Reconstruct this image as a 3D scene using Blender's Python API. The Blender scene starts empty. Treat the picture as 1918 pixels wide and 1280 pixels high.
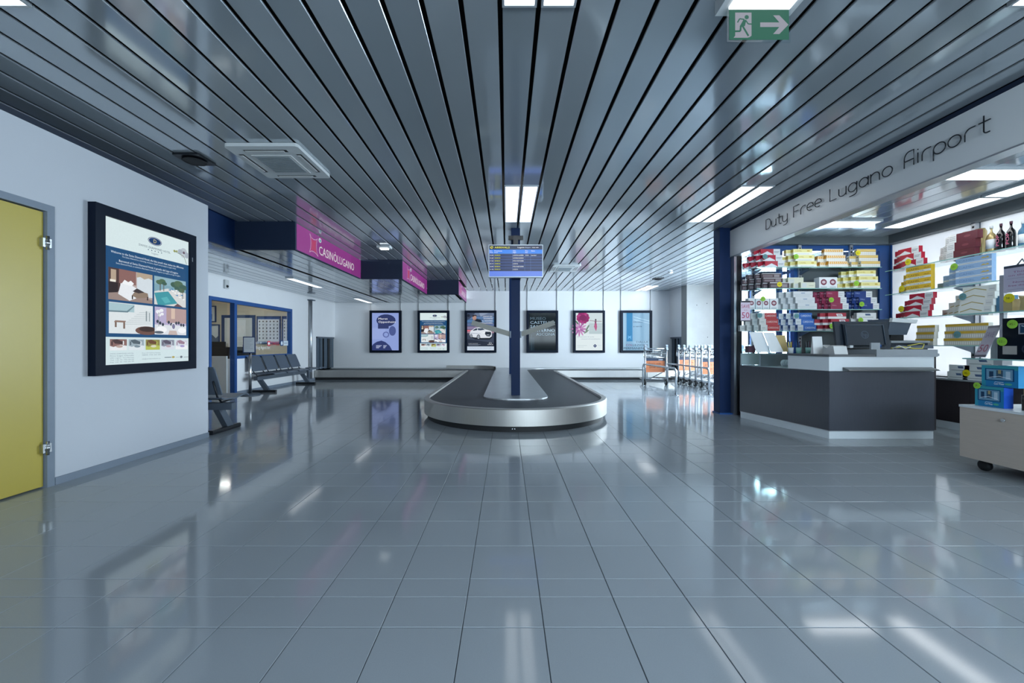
import bpy, bmesh, math, random
from mathutils import Vector, Matrix
random.seed(7)
S = bpy.context.scene
C = S.collection
PI = math.pi

# ------------------------------------------------------------------ camera, world, light, exposure
HC = 1.044                     # lens height; floor tiles are 0.30 m
F = 774.0                      # focal length in pixels of the 1918 px wide frame
cam = bpy.data.cameras.new('camera'); camo = bpy.data.objects.new('camera', cam); C.objects.link(camo)
camo.location = (0, 0, HC); camo.rotation_euler = (PI/2, 0, 0)
cam.sensor_width = 36.0; cam.lens = 36.0*F/1918.0
cam.shift_x = (959-948.5)/1918.0; cam.shift_y = 5/1918.0
cam.clip_start = 0.02; cam.clip_end = 200
S.camera = camo
w = bpy.data.worlds.new('sky'); S.world = w; w.use_nodes = True
bg = w.node_tree.nodes['Background']
bg.inputs[0].default_value = (0.80, 0.90, 1.0, 1); bg.inputs[1].default_value = 33.0
S.view_settings.view_transform = 'Standard'; S.view_settings.look = 'None'
S.view_settings.exposure = 0.0; S.view_settings.gamma = 1.0; S.view_settings.use_curve_mapping = False
LAMP = 2.0                    # radiance of the fluorescent panels
try:
    S.cycles.max_bounces = 10; S.cycles.diffuse_bounces = 5; S.cycles.glossy_bounces = 5
    S.cycles.transmission_bounces = 8; S.cycles.transparent_max_bounces = 16
    S.cycles.sample_clamp_indirect = 6.0; S.cycles.caustics_refractive = False; S.cycles.caustics_reflective = False
except Exception: pass
def portal(loc, rot, sx, sy):
    l = bpy.data.lights.new('window_portal', 'AREA'); l.shape = 'RECTANGLE'; l.size = sx; l.size_y = sy
    l.cycles.is_portal = True
    o = bpy.data.objects.new('window_portal', l); C.objects.link(o); o.location = loc; o.rotation_euler = rot
portal((2.54, -2.99, 1.70), (PI/2, 0, 0), 5.12, 1.0)            # unseen window band behind the lens (light travels +y)
portal((6.28, 8.45, 1.35), (0, PI/2, 0), 2.6, 4.5)             # hall windows on the right

# ------------------------------------------------------------------ helpers
def lin(c):
    return tuple((x/12.92 if x <= 0.04045 else ((x+0.055)/1.055)**2.4) for x in c)
def rgb(h):
    h = h.lstrip('#'); return lin(tuple(int(h[i:i+2], 16)/255 for i in (0, 2, 4)))
MATS = {}
def mat(name, col, rough=0.5, metal=0.0, spec=0.5, noise=0.0, nscale=8.0, bump=0.0, bscale=40.0, coat=0.0, stretch=None, emit=None, estr=0.0, trans=0.0, ior=1.45, alpha=1.0):
    if isinstance(col, str): col = rgb(col)
    m = bpy.data.materials.new(name); m.use_nodes = True; nt = m.node_tree
    b = nt.nodes['Principled BSDF']
    b.inputs['Base Color'].default_value = (*col, 1); b.inputs['Roughness'].default_value = rough
    b.inputs['Metallic'].default_value = metal; b.inputs['Specular IOR Level'].default_value = spec
    b.inputs['Coat Weight'].default_value = coat; b.inputs['Transmission Weight'].default_value = trans; b.inputs['IOR'].default_value = ior
    b.inputs['Alpha'].default_value = alpha
    if emit is not None:
        b.inputs['Emission Color'].default_value = (*(rgb(emit) if isinstance(emit, str) else emit), 1); b.inputs['Emission Strength'].default_value = estr
    if noise or bump:
        tc = nt.nodes.new('ShaderNodeTexCoord'); mp = nt.nodes.new('ShaderNodeMapping')
        nt.links.new(tc.outputs['Object'], mp.inputs['Vector'])
        if stretch: mp.inputs['Scale'].default_value = stretch
        if noise:
            n = nt.nodes.new('ShaderNodeTexNoise'); n.inputs['Scale'].default_value = nscale; n.inputs['Detail'].default_value = 4
            nt.links.new(mp.outputs[0], n.inputs['Vector'])
            r = nt.nodes.new('ShaderNodeMapRange'); r.inputs['To Min'].default_value = 1-noise; r.inputs['To Max'].default_value = 1+noise
            nt.links.new(n.outputs[0], r.inputs[0])
            mx = nt.nodes.new('ShaderNodeVectorMath'); mx.operation = 'SCALE'; mx.inputs[0].default_value = col
            nt.links.new(r.outputs[0], mx.inputs['Scale']); nt.links.new(mx.outputs[0], b.inputs['Base Color'])
        if bump:
            n2 = nt.nodes.new('ShaderNodeTexNoise'); n2.inputs['Scale'].default_value = bscale; n2.inputs['Detail'].default_value = 2
            nt.links.new(mp.outputs[0], n2.inputs['Vector'])
            bp = nt.nodes.new('ShaderNodeBump'); bp.inputs['Strength'].default_value = bump; bp.inputs['Distance'].default_value = 0.01
            nt.links.new(n2.outputs[0], bp.inputs['Height']); nt.links.new(bp.outputs[0], b.inputs['Normal'])
    MATS[name] = m; return m
def attr_mat(name, rough=0.45, emit=0.0, spec=0.4, coat=0.0):
    """flat print: colour of each printed shape is stored on the mesh"""
    m = bpy.data.materials.new(name); m.use_nodes = True; nt = m.node_tree; b = nt.nodes['Principled BSDF']
    a = nt.nodes.new('ShaderNodeAttribute'); a.attribute_name = 'Col'
    n = nt.nodes.new('ShaderNodeTexNoise'); n.inputs['Scale'].default_value = 60
    r = nt.nodes.new('ShaderNodeMapRange'); r.inputs['To Min'].default_value = 0.96; r.inputs['To Max'].default_value = 1.04
    nt.links.new(n.outputs[0], r.inputs[0])
    v = nt.nodes.new('ShaderNodeVectorMath'); v.operation = 'SCALE'
    nt.links.new(a.outputs['Color'], v.inputs[0]); nt.links.new(r.outputs[0], v.inputs['Scale'])
    if emit:
        b.inputs['Base Color'].default_value = (0.02, 0.02, 0.02, 1)
        nt.links.new(v.outputs[0], b.inputs['Emission Color']); b.inputs['Emission Strength'].default_value = emit
    else: nt.links.new(v.outputs[0], b.inputs['Base Color'])
    b.inputs['Roughness'].default_value = rough; b.inputs['Specular IOR Level'].default_value = spec; b.inputs['Coat Weight'].default_value = coat
    MATS[name] = m; return m
def thin_glass(name, tint=(0.93, 0.97, 0.98), refl=1.0):
    m = bpy.data.materials.new(name); m.use_nodes = True; nt = m.node_tree
    nt.nodes.remove(nt.nodes['Principled BSDF']); out = nt.nodes['Material Output']
    t = nt.nodes.new('ShaderNodeBsdfTransparent'); t.inputs[0].default_value = (*tint, 1)
    g = nt.nodes.new('ShaderNodeBsdfGlossy'); g.inputs['Roughness'].default_value = 0.02
    fr = nt.nodes.new('ShaderNodeFresnel'); fr.inputs[0].default_value = 1.45
    ml = nt.nodes.new('ShaderNodeMath'); ml.operation = 'MULTIPLY'; ml.inputs[1].default_value = refl
    ge = nt.nodes.new('ShaderNodeNewGeometry'); inv = nt.nodes.new('ShaderNodeMath'); inv.operation = 'SUBTRACT'; inv.inputs[0].default_value = 1.0
    nt.links.new(ge.outputs['Backfacing'], inv.inputs[1]); m2 = nt.nodes.new('ShaderNodeMath'); m2.operation = 'MULTIPLY'
    nt.links.new(fr.outputs[0], m2.inputs[0]); nt.links.new(inv.outputs[0], m2.inputs[1]); nt.links.new(m2.outputs[0], ml.inputs[0])
    mx = nt.nodes.new('ShaderNodeMixShader'); nt.links.new(ml.outputs[0], mx.inputs[0]); nt.links.new(t.outputs[0], mx.inputs[1]); nt.links.new(g.outputs[0], mx.inputs[2])
    nt.links.new(mx.outputs[0], out.inputs[0]); MATS[name] = m; return m
def frosted(name, col):
    m = bpy.data.materials.new(name); m.use_nodes = True; nt = m.node_tree
    nt.nodes.remove(nt.nodes['Principled BSDF']); out = nt.nodes['Material Output']
    t = nt.nodes.new('ShaderNodeBsdfTranslucent'); d = nt.nodes.new('ShaderNodeBsdfDiffuse'); d.inputs[0].default_value = (*col, 1)
    tc = nt.nodes.new('ShaderNodeTexCoord'); n = nt.nodes.new('ShaderNodeTexNoise'); n.inputs['Scale'].default_value = 1.3
    r = nt.nodes.new('ShaderNodeMapRange'); r.inputs['To Min'].default_value = 0.8; r.inputs['To Max'].default_value = 1.1
    nt.links.new(tc.outputs['Object'], n.inputs[0]); nt.links.new(n.outputs[0], r.inputs[0])
    v = nt.nodes.new('ShaderNodeVectorMath'); v.operation = 'SCALE'; v.inputs[0].default_value = col; nt.links.new(r.outputs[0], v.inputs['Scale'])
    nt.links.new(v.outputs[0], t.inputs[0])
    mx = nt.nodes.new('ShaderNodeMixShader'); mx.inputs[0].default_value = 0.3
    nt.links.new(t.outputs[0], mx.inputs[1]); nt.links.new(d.outputs[0], mx.inputs[2]); nt.links.new(mx.outputs[0], out.inputs[0])
    MATS[name] = m; return m

class MB:
    """collects shapes for ONE mesh"""
    def __init__(s): s.v = []; s.f = []; s.smooth = set()
    def add(s, vs, fs, smooth=False):
        k = len(s.v); s.v += [tuple(p) for p in vs]
        for f in fs:
            if smooth: s.smooth.add(len(s.f))
            s.f.append(tuple(i+k for i in f))
        return s
    def box(s, x0, x1, y0, y1, z0, z1):
        return s.add([(x0,y0,z0),(x1,y0,z0),(x1,y1,z0),(x0,y1,z0),(x0,y0,z1),(x1,y0,z1),(x1,y1,z1),(x0,y1,z1)],
                     [(0,3,2,1),(4,5,6,7),(0,1,5,4),(1,2,6,5),(2,3,7,6),(3,0,4,7)])
    def prism(s, poly, axis, a, b):
        """polygon (p,q) extruded along axis 0/1/2 from a to b; remaining axes in order"""
        def pt(p, q, t): return [(t,p,q),(p,t,q),(p,q,t)][axis]
        n = len(poly); vs = [pt(p,q,a) for p,q in poly]+[pt(p,q,b) for p,q in poly]
        fs = [tuple(range(n))[::-1], tuple(range(n,2*n))]+[(i,(i+1)%n,n+(i+1)%n,n+i) for i in range(n)]
        return s.add(vs, fs)
    def rbox(s, x0, x1, y0, y1, z0, z1, r, axis=2, seg=3):
        """box with the four edges along one axis rounded"""
        def rr(a0,a1,b0,b1):
            o = []
            for cx,cy,t in ((a1-r,b0+r,-PI/2),(a1-r,b1-r,0),(a0+r,b1-r,PI/2),(a0+r,b0+r,PI)):
                for i in range(seg+1):
                    a = t+PI/2*i/seg; o.append((cx+r*math.cos(a), cy+r*math.sin(a)))
            return o
        if axis == 2: return s.prism(rr(x0,x1,y0,y1), 2, z0, z1)
        if axis == 1: return s.prism(rr(x0,x1,z0,z1), 1, y0, y1)
        return s.prism(rr(y0,y1,z0,z1), 0, x0, x1)
    def tube(s, path, r, n=8, caps=True):
        path = [Vector(p) for p in path]; rings = []
        up = Vector((0.123, 0.31, 0.94)).normalized()
        for i, p in enumerate(path):
            if i == 0: d = path[1]-p
            elif i == len(path)-1: d = p-path[i-1]
            else: d = (path[i+1]-p).normalized()+(p-path[i-1]).normalized()
            d = d.normalized() if d.length > 1e-9 else Vector((0,0,1))
            a = d.cross(up)
            if a.length < 1e-3: a = d.cross(Vector((1,0,0)))
            a.normalize(); b = d.cross(a)
            rad = r[i] if isinstance(r, (list, tuple)) else r
            rings.append([p+(a*math.cos(2*PI*j/n)+b*math.sin(2*PI*j/n))*rad for j in range(n)])
        vs = [q for rg in rings for q in rg]; fs = []
        for i in range(len(path)-1):
            for j in range(n):
                fs.append((i*n+j, i*n+(j+1)%n, (i+1)*n+(j+1)%n, (i+1)*n+j))
        s.add(vs, fs, smooth=True)
        if caps:
            k = len(s.v)-len(vs); m = len(vs)
            s.f.append(tuple(k+j for j in range(n))[::-1]); s.f.append(tuple(k+m-n+j for j in range(n)))
        return s
    def lathe(s, prof, c, n=16, axis=2):
        """profile [(r,h)] turned about an axis through c"""
        vs = []
        for r, h in prof:
            for j in range(n):
                a = 2*PI*j/n; p, q = r*math.cos(a), r*math.sin(a)
                o = [(h,p,q),(p,h,q),(p,q,h)][axis]; vs.append((c[0]+o[0], c[1]+o[1], c[2]+o[2]))
        fs = []
        for i in range(len(prof)-1):
            for j in range(n): fs.append((i*n+j, i*n+(j+1)%n, (i+1)*n+(j+1)%n, (i+1)*n+j))
        s.add(vs, fs, smooth=True); k = len(s.v)-len(vs)
        if prof[0][0] > 1e-6: s.f.append(tuple(k+j for j in range(n))[::-1])
        if prof[-1][0] > 1e-6: s.f.append(tuple(k+len(vs)-n+j for j in range(n)))
        return s
    def bar(s, p, q, wx, wz):
        """rectangular bar between two points"""
        p, q = Vector(p), Vector(q); d = (q-p).normalized()
        a = d.cross(Vector((0,0,1)))
        if a.length < 1e-3: a = Vector((1,0,0))
        a.normalize(); b = a.cross(d)
        vs = []
        for t in (p, q):
            for i, j in ((-1,-1),(1,-1),(1,1),(-1,1)): vs.append(t+a*(wx/2*i)+b*(wz/2*j))
        return s.add(vs, [(0,3,2,1),(4,5,6,7),(0,1,5,4),(1,2,6,5),(2,3,7,6),(3,0,4,7)])
    def mesh(s, name, m, org=(0,0,0)):
        me = bpy.data.meshes.new(name)
        me.from_pydata([(x-org[0], y-org[1], z-org[2]) for x,y,z in s.v], [], s.f)
        if s.smooth:
            fl = [i in s.smooth for i in range(len(s.f))]
            me.polygons.foreach_set('use_smooth', fl)
        me.materials.append(MATS[m] if isinstance(m, str) else m)
        bm = bmesh.new(); bm.from_mesh(me); bmesh.ops.recalc_face_normals(bm, faces=bm.faces); bm.to_mesh(me); bm.free()
        me.update(); return me
def link(name, data, parent=None):
    o = bpy.data.objects.new(name, data); C.objects.link(o)
    if parent is not None: o.parent = parent
    return o
def tag(o, label=None, cat=None, group=None, kind=None):
    if label: o['label'] = label
    if cat: o['category'] = cat
    if group: o['group'] = group
    if kind: o['kind'] = kind
    return o
class Thing:
    """an Empty at the base of a thing; parts are given in world coordinates"""
    def __init__(s, name, label, cat, org, group=None, kind=None):
        s.org = org; s.o = link(name, None); s.o.location = org; s.o.empty_display_size = 0.1
        tag(s.o, label, cat, group, kind)
    def part(s, name, mb, m, parent=None, label=None):
        me = mb.mesh(name, m, s.org) if isinstance(mb, MB) else mb
        o = link(name, me, parent or s.o)
        if label: o['label'] = label
        return o
def solo(name, mb, m, label, cat, group=None):
    xs = [p[0] for p in mb.v]; ys = [p[1] for p in mb.v]; zs = [p[2] for p in mb.v]
    org = ((min(xs)+max(xs))/2, (min(ys)+max(ys))/2, min(zs))
    o = link(name, mb.mesh(name, m, org)); o.location = org
    return tag(o, label, cat, group)
def struct(name, mb, m, label=None, parent=None):
    o = link(name, mb.mesh(name, m), parent)
    if parent is None: tag(o, label, None, None, 'structure')
    return o
def copy_tree(o, parent=None):
    c = o.copy(); C.objects.link(c); c.parent = parent
    for ch in list(o.children): copy_tree(ch, c)
    return c

# ---- flat print -------------------------------------------------------------------------------
TXT = {}
def text_tris(body):
    if body in TXT: return TXT[body]
    cu = bpy.data.curves.new('lettering', 'FONT'); cu.body = body; cu.size = 1.0; cu.resolution_u = 2
    ob = bpy.data.objects.new('lettering', cu)
    me = bpy.data.meshes.new_from_object(ob)
    vs = [(v.co.x, v.co.y) for v in me.vertices]; fs = [tuple(p.vertices) for p in me.polygons]
    bpy.data.objects.remove(ob); bpy.data.curves.remove(cu); bpy.data.meshes.remove(me)
    TXT[body] = (vs, fs); return TXT[body]
def art_mesh(name, items, m, o, u, v, n, org=(0,0,0), step=0.0003, scale=1.0, me0=None):
    """printed shapes in the plane o + x*u + y*v; later shapes lie a hair further along n"""
    o, u, v, n = Vector(o), Vector(u), Vector(v), Vector(n)
    V, Fc, Co = [], [], []
    def put(pts, faces, col, k):
        b = len(V); c = rgb(col)
        for x, y in pts: V.append(o+u*(x*scale)+v*(y*scale)+n*(step*k)-Vector(org)); Co.append(c)
        for f in faces: Fc.append(tuple(i+b for i in f))
    k = 0
    for it in items:
        t = it[0]; k += 1
        if t == 'r':
            _, x0, y0, x1, y1, col = it; put([(x0,y0),(x1,y0),(x1,y1),(x0,y1)], [(0,1,2,3)], col, k)
        elif t == 'p':
            put(it[1], [tuple(range(len(it[1])))], it[2], k)
        elif t == 'e':
            _, cx, cy, rx, ry, col = it[:6]; a0 = it[6] if len(it) > 6 else 0.0; N = 18
            pts = []
            for j in range(N):
                a = 2*PI*j/N; x, y = rx*math.cos(a), ry*math.sin(a)
                pts.append((cx+x*math.cos(a0)-y*math.sin(a0), cy+x*math.sin(a0)+y*math.cos(a0)))
            put(pts, [tuple(range(N))], col, k)
        elif t == 'l':      # line with width
            _, pts, wd, col = it
            for (xa, ya), (xb, yb) in zip(pts, pts[1:]):
                dx, dy = xb-xa, yb-ya; L = math.hypot(dx, dy) or 1; px, py = -dy/L*wd/2, dx/L*wd/2
                put([(xa-px,ya-py),(xb-px,yb-py),(xb+px,yb+py),(xa+px,ya+py)], [(0,1,2,3)], col, k)
        elif t == 't':      # x, y, height, text, colour, align, width to fit
            _, x, y, hgt, body, col = it[:6]; al = it[6] if len(it) > 6 else 'l'; fit = it[7] if len(it) > 7 else None
            vs, fs = text_tris(body)
            if not vs: continue
            sc = hgt/0.72; x0 = min(p[0] for p in vs); wv = (max(p[0] for p in vs)-x0)
            sx = sc if fit is None else fit/wv
            off = {'l': 0, 'c': -wv*sx/2, 'r': -wv*sx}[al]
            put([(x+off+(p[0]-x0)*sx, y+p[1]*sc) for p in vs], fs, col, k)
    me = bpy.data.meshes.new(name); me.from_pydata([tuple(p) for p in V], [], Fc)
    ca = me.color_attributes.new('Col', 'FLOAT_COLOR', 'POINT')
    ca.data.foreach_set('color', [x for c in Co for x in (*c, 1.0)])
    me.materials.append(MATS[m]); me.update(); return me
UX, UY, UZ = (1,0,0), (0,1,0), (0,0,1)
FACE = {'-y': ((1,0,0),(0,0,1),(0,-1,0)), '+x': ((0,1,0),(0,0,1),(1,0,0)), '-x': ((0,-1,0),(0,0,1),(-1,0,0)), '+y': ((-1,0,0),(0,0,1),(0,1,0)), '+z': ((1,0,0),(0,1,0),(0,0,1))}

# ------------------------------------------------------------------ materials
mat('wall_paint', (0.78,0.79,0.81), 0.7, noise=0.02, nscale=3, bump=0.03, bscale=180)
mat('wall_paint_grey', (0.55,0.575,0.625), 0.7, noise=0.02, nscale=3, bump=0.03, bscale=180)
mat('dark_navy', '#10213a', 0.6, noise=0.05)
mat('navy_blue', '#0f264c', 0.5, noise=0.05, nscale=5, spec=0.2)
mat('blue_frame', '#22508f', 0.4, noise=0.05)
mat('plenum', '#05080c', 0.9, noise=0.1)
mat('grout', '#3f474f', 0.8, noise=0.15, nscale=30)
mat('tile', (0.315,0.35,0.385), 0.08, spec=0.48, noise=0.07, nscale=260, bump=0.012, bscale=3.0)
mat('strip', (0.49,0.54,0.58), 0.09, metal=0.45, noise=0.05, nscale=2, bump=0.045, bscale=2.2)
mat('strip_perforated', (0.41,0.46,0.50), 0.14, metal=0.45, noise=0.12, nscale=420, bump=0.05, bscale=2.2)
mat('lamp_glow', (1,1,1), 0.5, emit=(0.95,0.98,1.0), estr=LAMP, noise=0.0)
mat('lamp_frame', '#b9c0c6', 0.35, metal=0.4, noise=0.03)
mat('steel', (0.50,0.49,0.47), 0.45, metal=1.0, noise=0.10, nscale=6, stretch=(40,40,0.6), bump=0.02, bscale=200)
mat('steel_plate', (0.50,0.52,0.54), 0.36, metal=0.9, noise=0.08, nscale=5)
mat('chrome', (0.52,0.54,0.56), 0.25, metal=1.0, noise=0.05)
mat('aluminium', (0.48,0.50,0.53), 0.35, metal=0.85, noise=0.05)
mat('belt', '#2c3137', 0.5, noise=0.25, nscale=7, bump=0.2, bscale=60)
mat('rubber', '#15181c', 0.6, noise=0.1)
mat('black_plastic', '#14181e', 0.35, noise=0.08)
mat('black_gloss', '#070a0f', 0.08, noise=0.05)
mat('navy_frame', '#0a1526', 0.5, noise=0.05, spec=0.15)
mat('grey_seat', '#5b6674', 0.4, metal=0.3, noise=0.08, nscale=200)
mat('grey_metal', '#5a6470', 0.4, metal=0.4, noise=0.05)
mat('door_yellow', '#b5a347', 0.35, noise=0.06, nscale=2)
mat('baseboard_grey', '#7b8694', 0.5, noise=0.05)
mat('white_plastic', '#c9cccd', 0.4, noise=0.03)
mat('off_white', '#c9ced0', 0.5, noise=0.04)
mat('grille', '#8d979c', 0.6, noise=0.15, nscale=90)
mat('concrete', '#9da09f', 0.8, noise=0.12, nscale=3, bump=0.1, bscale=60)
mat('concrete_side', '#aeb4b8', 0.8, noise=0.1, nscale=4)
mat('dark_wood', '#332f33', 0.45, noise=0.18, nscale=14, stretch=(6,6,0.5))
mat('light_wood', '#b3a79c', 0.45, noise=0.07, nscale=9, stretch=(1,0.6,9))
mat('white_laminate', '#cfd6db', 0.3, noise=0.02)
mat('grey_laminate', '#8d949a', 0.35, noise=0.04)
mat('dark_top', '#55585b', 0.3, noise=0.05)
mat('fascia', (0.78,0.80,0.81), 0.4, metal=0.2, noise=0.03, nscale=2)
mat('letter', '#1b2028', 0.4, noise=0.05)
mat('paper', '#dfe3e6', 0.7, noise=0.03)
mat('beige_wall', '#cfc6b4', 0.8, noise=0.03)
mat('office_floor', '#8d8880', 0.6, noise=0.08)
mat('picture_frame', '#26406e', 0.4, noise=0.05)
mat('orange_board', '#d8793f', 0.5, noise=0.04)
mat('shop_panel_grey', '#5c6468', 0.5, noise=0.08, nscale=3)
mat('shelf_edge', '#8fc0bb', 0.15, noise=0.05)
mat('cable_yellow', '#cfc65e', 0.5, noise=0.05)
mat('green_tag', '#8fc43c', 0.5, noise=0.05)
mat('yellow_tag', '#e2d21d', 0.5, noise=0.05)
mat('bottle_dark', '#0b0c10', 0.1, coat=0.5, noise=0.05)
mat('bottle_gold', '#b9a673', 0.25, metal=0.3, noise=0.1)
mat('bottle_teal', '#2a7f8c', 0.1, noise=0.1, coat=0.4)
mat('tube_teal', '#3f6f8e', 0.4, noise=0.05)
mat('gift_blue', '#2f86b8', 0.4, noise=0.05)
mat('window_light', (0.9,0.95,1.0), 0.5, noise=0.02)
thin_glass('glass'); thin_glass('shelf_glass', (0.86,0.95,0.94), 1.2)
frosted('frosted_glass', (0.315,0.315,0.315)); frosted('added_blind', (0.66,0.66,0.66)); 
attr_mat('print'); attr_mat('print_lit', rough=0.12, emit=0.95, spec=0.1, coat=0.0); attr_mat('print_sign', rough=0.3, emit=0.62); attr_mat('print_screen', rough=0.3, emit=1.0)
attr_mat('print_carton', rough=0.35, coat=0.2); attr_mat('print_gloss', rough=0.08, spec=0.10)
attr_mat('print_exit', 0.6, emit=0.42, spec=0.0); mat('shop_glow', (1,1,1), 0.5, emit=(0.97,0.99,1.0), estr=5.0); mat('arm_grey', '#9a9a94', 0.7, noise=0.05); mat('office_glow', (1,1,1), 0.5, emit=(1.0,0.96,0.9), estr=18.0)
mat('curtain_grey', '#4a5866', 0.55, noise=0.15, nscale=6, stretch=(1, 8, 0.4)); mat('plastic_grey', '#8f99a3', 0.4, noise=0.05)
mat('till_black', '#1b2632', 0.4, noise=0.05); mat('till_grey', '#465260', 0.3, noise=0.05); mat('counter_wood', '#41444d', 0.4, noise=0.16, nscale=16, stretch=(8,8,0.4))
mat('tag_teal', '#5f8f96', 0.5, noise=0.05); mat('maroon_dark', '#4a2838', 0.4, noise=0.1); mat('gift_side', '#1f4fb4', 0.35, noise=0.08)

# ================================================================== THE SETTING
ZC, ZL, ZS = 2.787, 2.40, 2.60          # hall ceiling, lowered ceiling, shop ceiling
XL, XO, YB = -3.35, -5.62, 13.55        # near left wall, office wall, back wall
# ---- floor: grout slab with single tiles
fl = struct('floor', MB().box(-8.6, 6.6, -3.2, 13.7, -0.05, -0.003), 'grout', 'shiny grey tiled floor of the hall')
rows = [1.8365+0.3*i for i in range(40)]
rows = [1.7047, ] + rows; rows = [1.5217-0.3*i for i in range(16, -1, -1)] + rows
cols = [-0.162+0.3*i for i in range(-28, 23)]
cand, rest = [], MB()
for j in range(len(rows)-1):
    y0, y1 = rows[j], rows[j+1]
    if y0 > YB: continue
    for i in range(len(cols)-1):
        x0, x1 = cols[i], cols[i+1]
        cy = (y0+y1)/2; cx = (x0+x1)/2
        if (x0 < XO and y0 < 4.6) or x0 > 6.5: continue
        vis = y1 > 1.30 and abs(cx) < y1*1.26+0.1 and cx > -3.4 and not (cx > 3.5 and cy > 4.6)
        if vis and not (y0 > 4.9 and ((cx-0.13)**2+(min(cy, 6.18)-6.18)**2) < 1.2): cand.append((-(y1-y0)*0.3/(cy*cy*cy), j, i))
        else: cand.append((1.0, j, i))
cand.sort(); near = set((j, i) for _, j, i in cand[:296])
TM = {}
for _, j, i in cand:
    x0, x1, y0, y1 = cols[i]+0.0016, cols[i+1]-0.0016, rows[j]+0.0016, rows[j+1]-0.0016
    if (j, i) in near:
        key = round(y1-y0, 3)
        if key not in TM:
            hx, hy = (x1-x0)/2, (y1-y0)/2; b = 0.0012
            m = MB(); m.add([(-hx,-hy,-0.003),(hx,-hy,-0.003),(hx,hy,-0.003),(-hx,hy,-0.003),(-hx,-hy,-b),(hx,-hy,-b),(hx,hy,-b),(-hx,hy,-b),(-hx+b,-hy+b,0),(hx-b,-hy+b,0),(hx-b,hy-b,0),(-hx+b,hy-b,0)],
                [(0,1,5,4),(1,2,6,5),(2,3,7,6),(3,0,4,7),(4,5,9,8),(5,6,10,9),(6,7,11,10),(7,4,8,11),(8,9,10,11)])
            TM[key] = m.mesh('tile', 'tile')
        o = link('tile', TM[key], fl); o.location = ((x0+x1)/2, (y0+y1)/2, 0)
    else: rest.add([(x0,y0,0),(x1,y0,0),(x1,y1,0),(x0,y1,0)], [(0,1,2,3)])
o = struct('tile_field', rest, 'tile', parent=fl); o['kind'] = 'stuff'

# ---- walls
wl = MB().box(-3.84, XL, -3.0, 2.05, 0, 2.6).box(-3.84, XL, 3.055, 4.64, 0, 2.6).box(-3.84, XL, 2.05, 3.055, 2.06, 2.6)
wl.box(-5.75, -3.84, 4.52, 4.64, 0, 2.6).box(-3.9, -3.80, 2.0, 3.1, 0, 2.1)  # last box: unseen backing added to keep daylight out under the door
struct('wall_left', wl, 'wall_paint_grey', 'white painted wall beside the yellow door')
bb = MB().box(XL, XL+0.012, 3.06, 4.64, 0, 0.055).box(XL, XL+0.012, -3.0, 2.05, 0, 0.055)
struct('baseboard_left', bb, 'baseboard_grey')
d1 = Thing('door_1', 'yellow door with grey steel frame at the left edge', None, (XL, 2.55, 0), kind='structure')
fr = MB().box(XL-0.12, XL+0.012, 3.005, 3.055, 0, 2.06).box(XL-0.12, XL+0.012, 2.05, 2.10, 0, 2.06).box(XL-0.12, XL+0.012, 2.10, 3.005, 2.01, 2.06)
d1.part('door_frame', fr, 'baseboard_grey')
leaf = d1.part('door_leaf', MB().box(XL-0.055, XL-0.012, 2.105, 2.998, 0.012, 2.003), 'door_yellow')
for z in (0.288, 1.78):
    h = MB().tube([(XL+0.016, 3.004, z-0.05), (XL+0.016, 3.004, z+0.05)], 0.010, 8).box(XL-0.012, XL+0.014, 2.975, 3.032, z-0.032, z+0.032)
    h.tube([(XL+0.016, 3.004, z-0.016), (XL+0.016, 3.004, z+0.016)], 0.0125, 8)
    d1.part('hinge', h, 'chrome')
d1.part('handle', MB().tube([(XL+0.0, 2.16, 1.02), (XL+0.05, 2.16, 1.02), (XL+0.05, 2.28, 1.02)], 0.01, 8).rbox(XL-0.012, XL-0.004, 2.14, 2.18, 0.93, 1.08, 0.012, 0), 'chrome')

wo = MB().box(-5.75, XO, 4.64, 7.80, 0, ZL+0.1).box(-5.75, XO, 10.82, 12.20, 0, ZL+0.1).box(-5.75, XO, 8.52, 10.82, 0, 0.74)
wo.box(-5.75, XO, 7.80, 10.82, 1.96, ZL+0.1).box(-5.75, XO, 12.20, YB, 1.27, ZL+0.1).box(-5.75, XO, 12.20, YB, 0, 0.05)
struct('wall_office', wo, 'wall_paint', 'white wall with the office window and doorway')
struct('baseboard_office', MB().box(XO, XO+0.012, 8.52, 12.2, 0, 0.06).box(XO, XO+0.012, 4.66, 7.8, 0, 0.06), 'baseboard_grey')
struct('wall_back', MB().box(-5.75, 5.5, YB, YB+0.15, 0, ZC+0.1), 'wall_paint', 'white back wall carrying the row of posters')
wr = MB().box(5.35, 5.5, 12.6, YB, 1.27, ZC+0.1).box(5.35, 5.5, 12.6, YB, 0, 0.05)
struct('wall_right', wr, 'wall_paint', 'short white wall above the right belt opening')
col = Thing('concrete_column', 'pale concrete column standing beside the row of luggage trolleys', 'column', (5.9, 12.4, 0))
cs = col.part('shaft', MB().box(5.335, 6.45, 12.22, 12.6, 0, ZC), 'concrete')
for (x, z) in ((5.93, 2.25), (5.95, 1.25), (5.63, 2.2)):
    col.part('tie_hole', MB().lathe([(0.012, 0), (0.012, 0.004)], (x, 12.2165, z), 10, 1), 'rubber')
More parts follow.
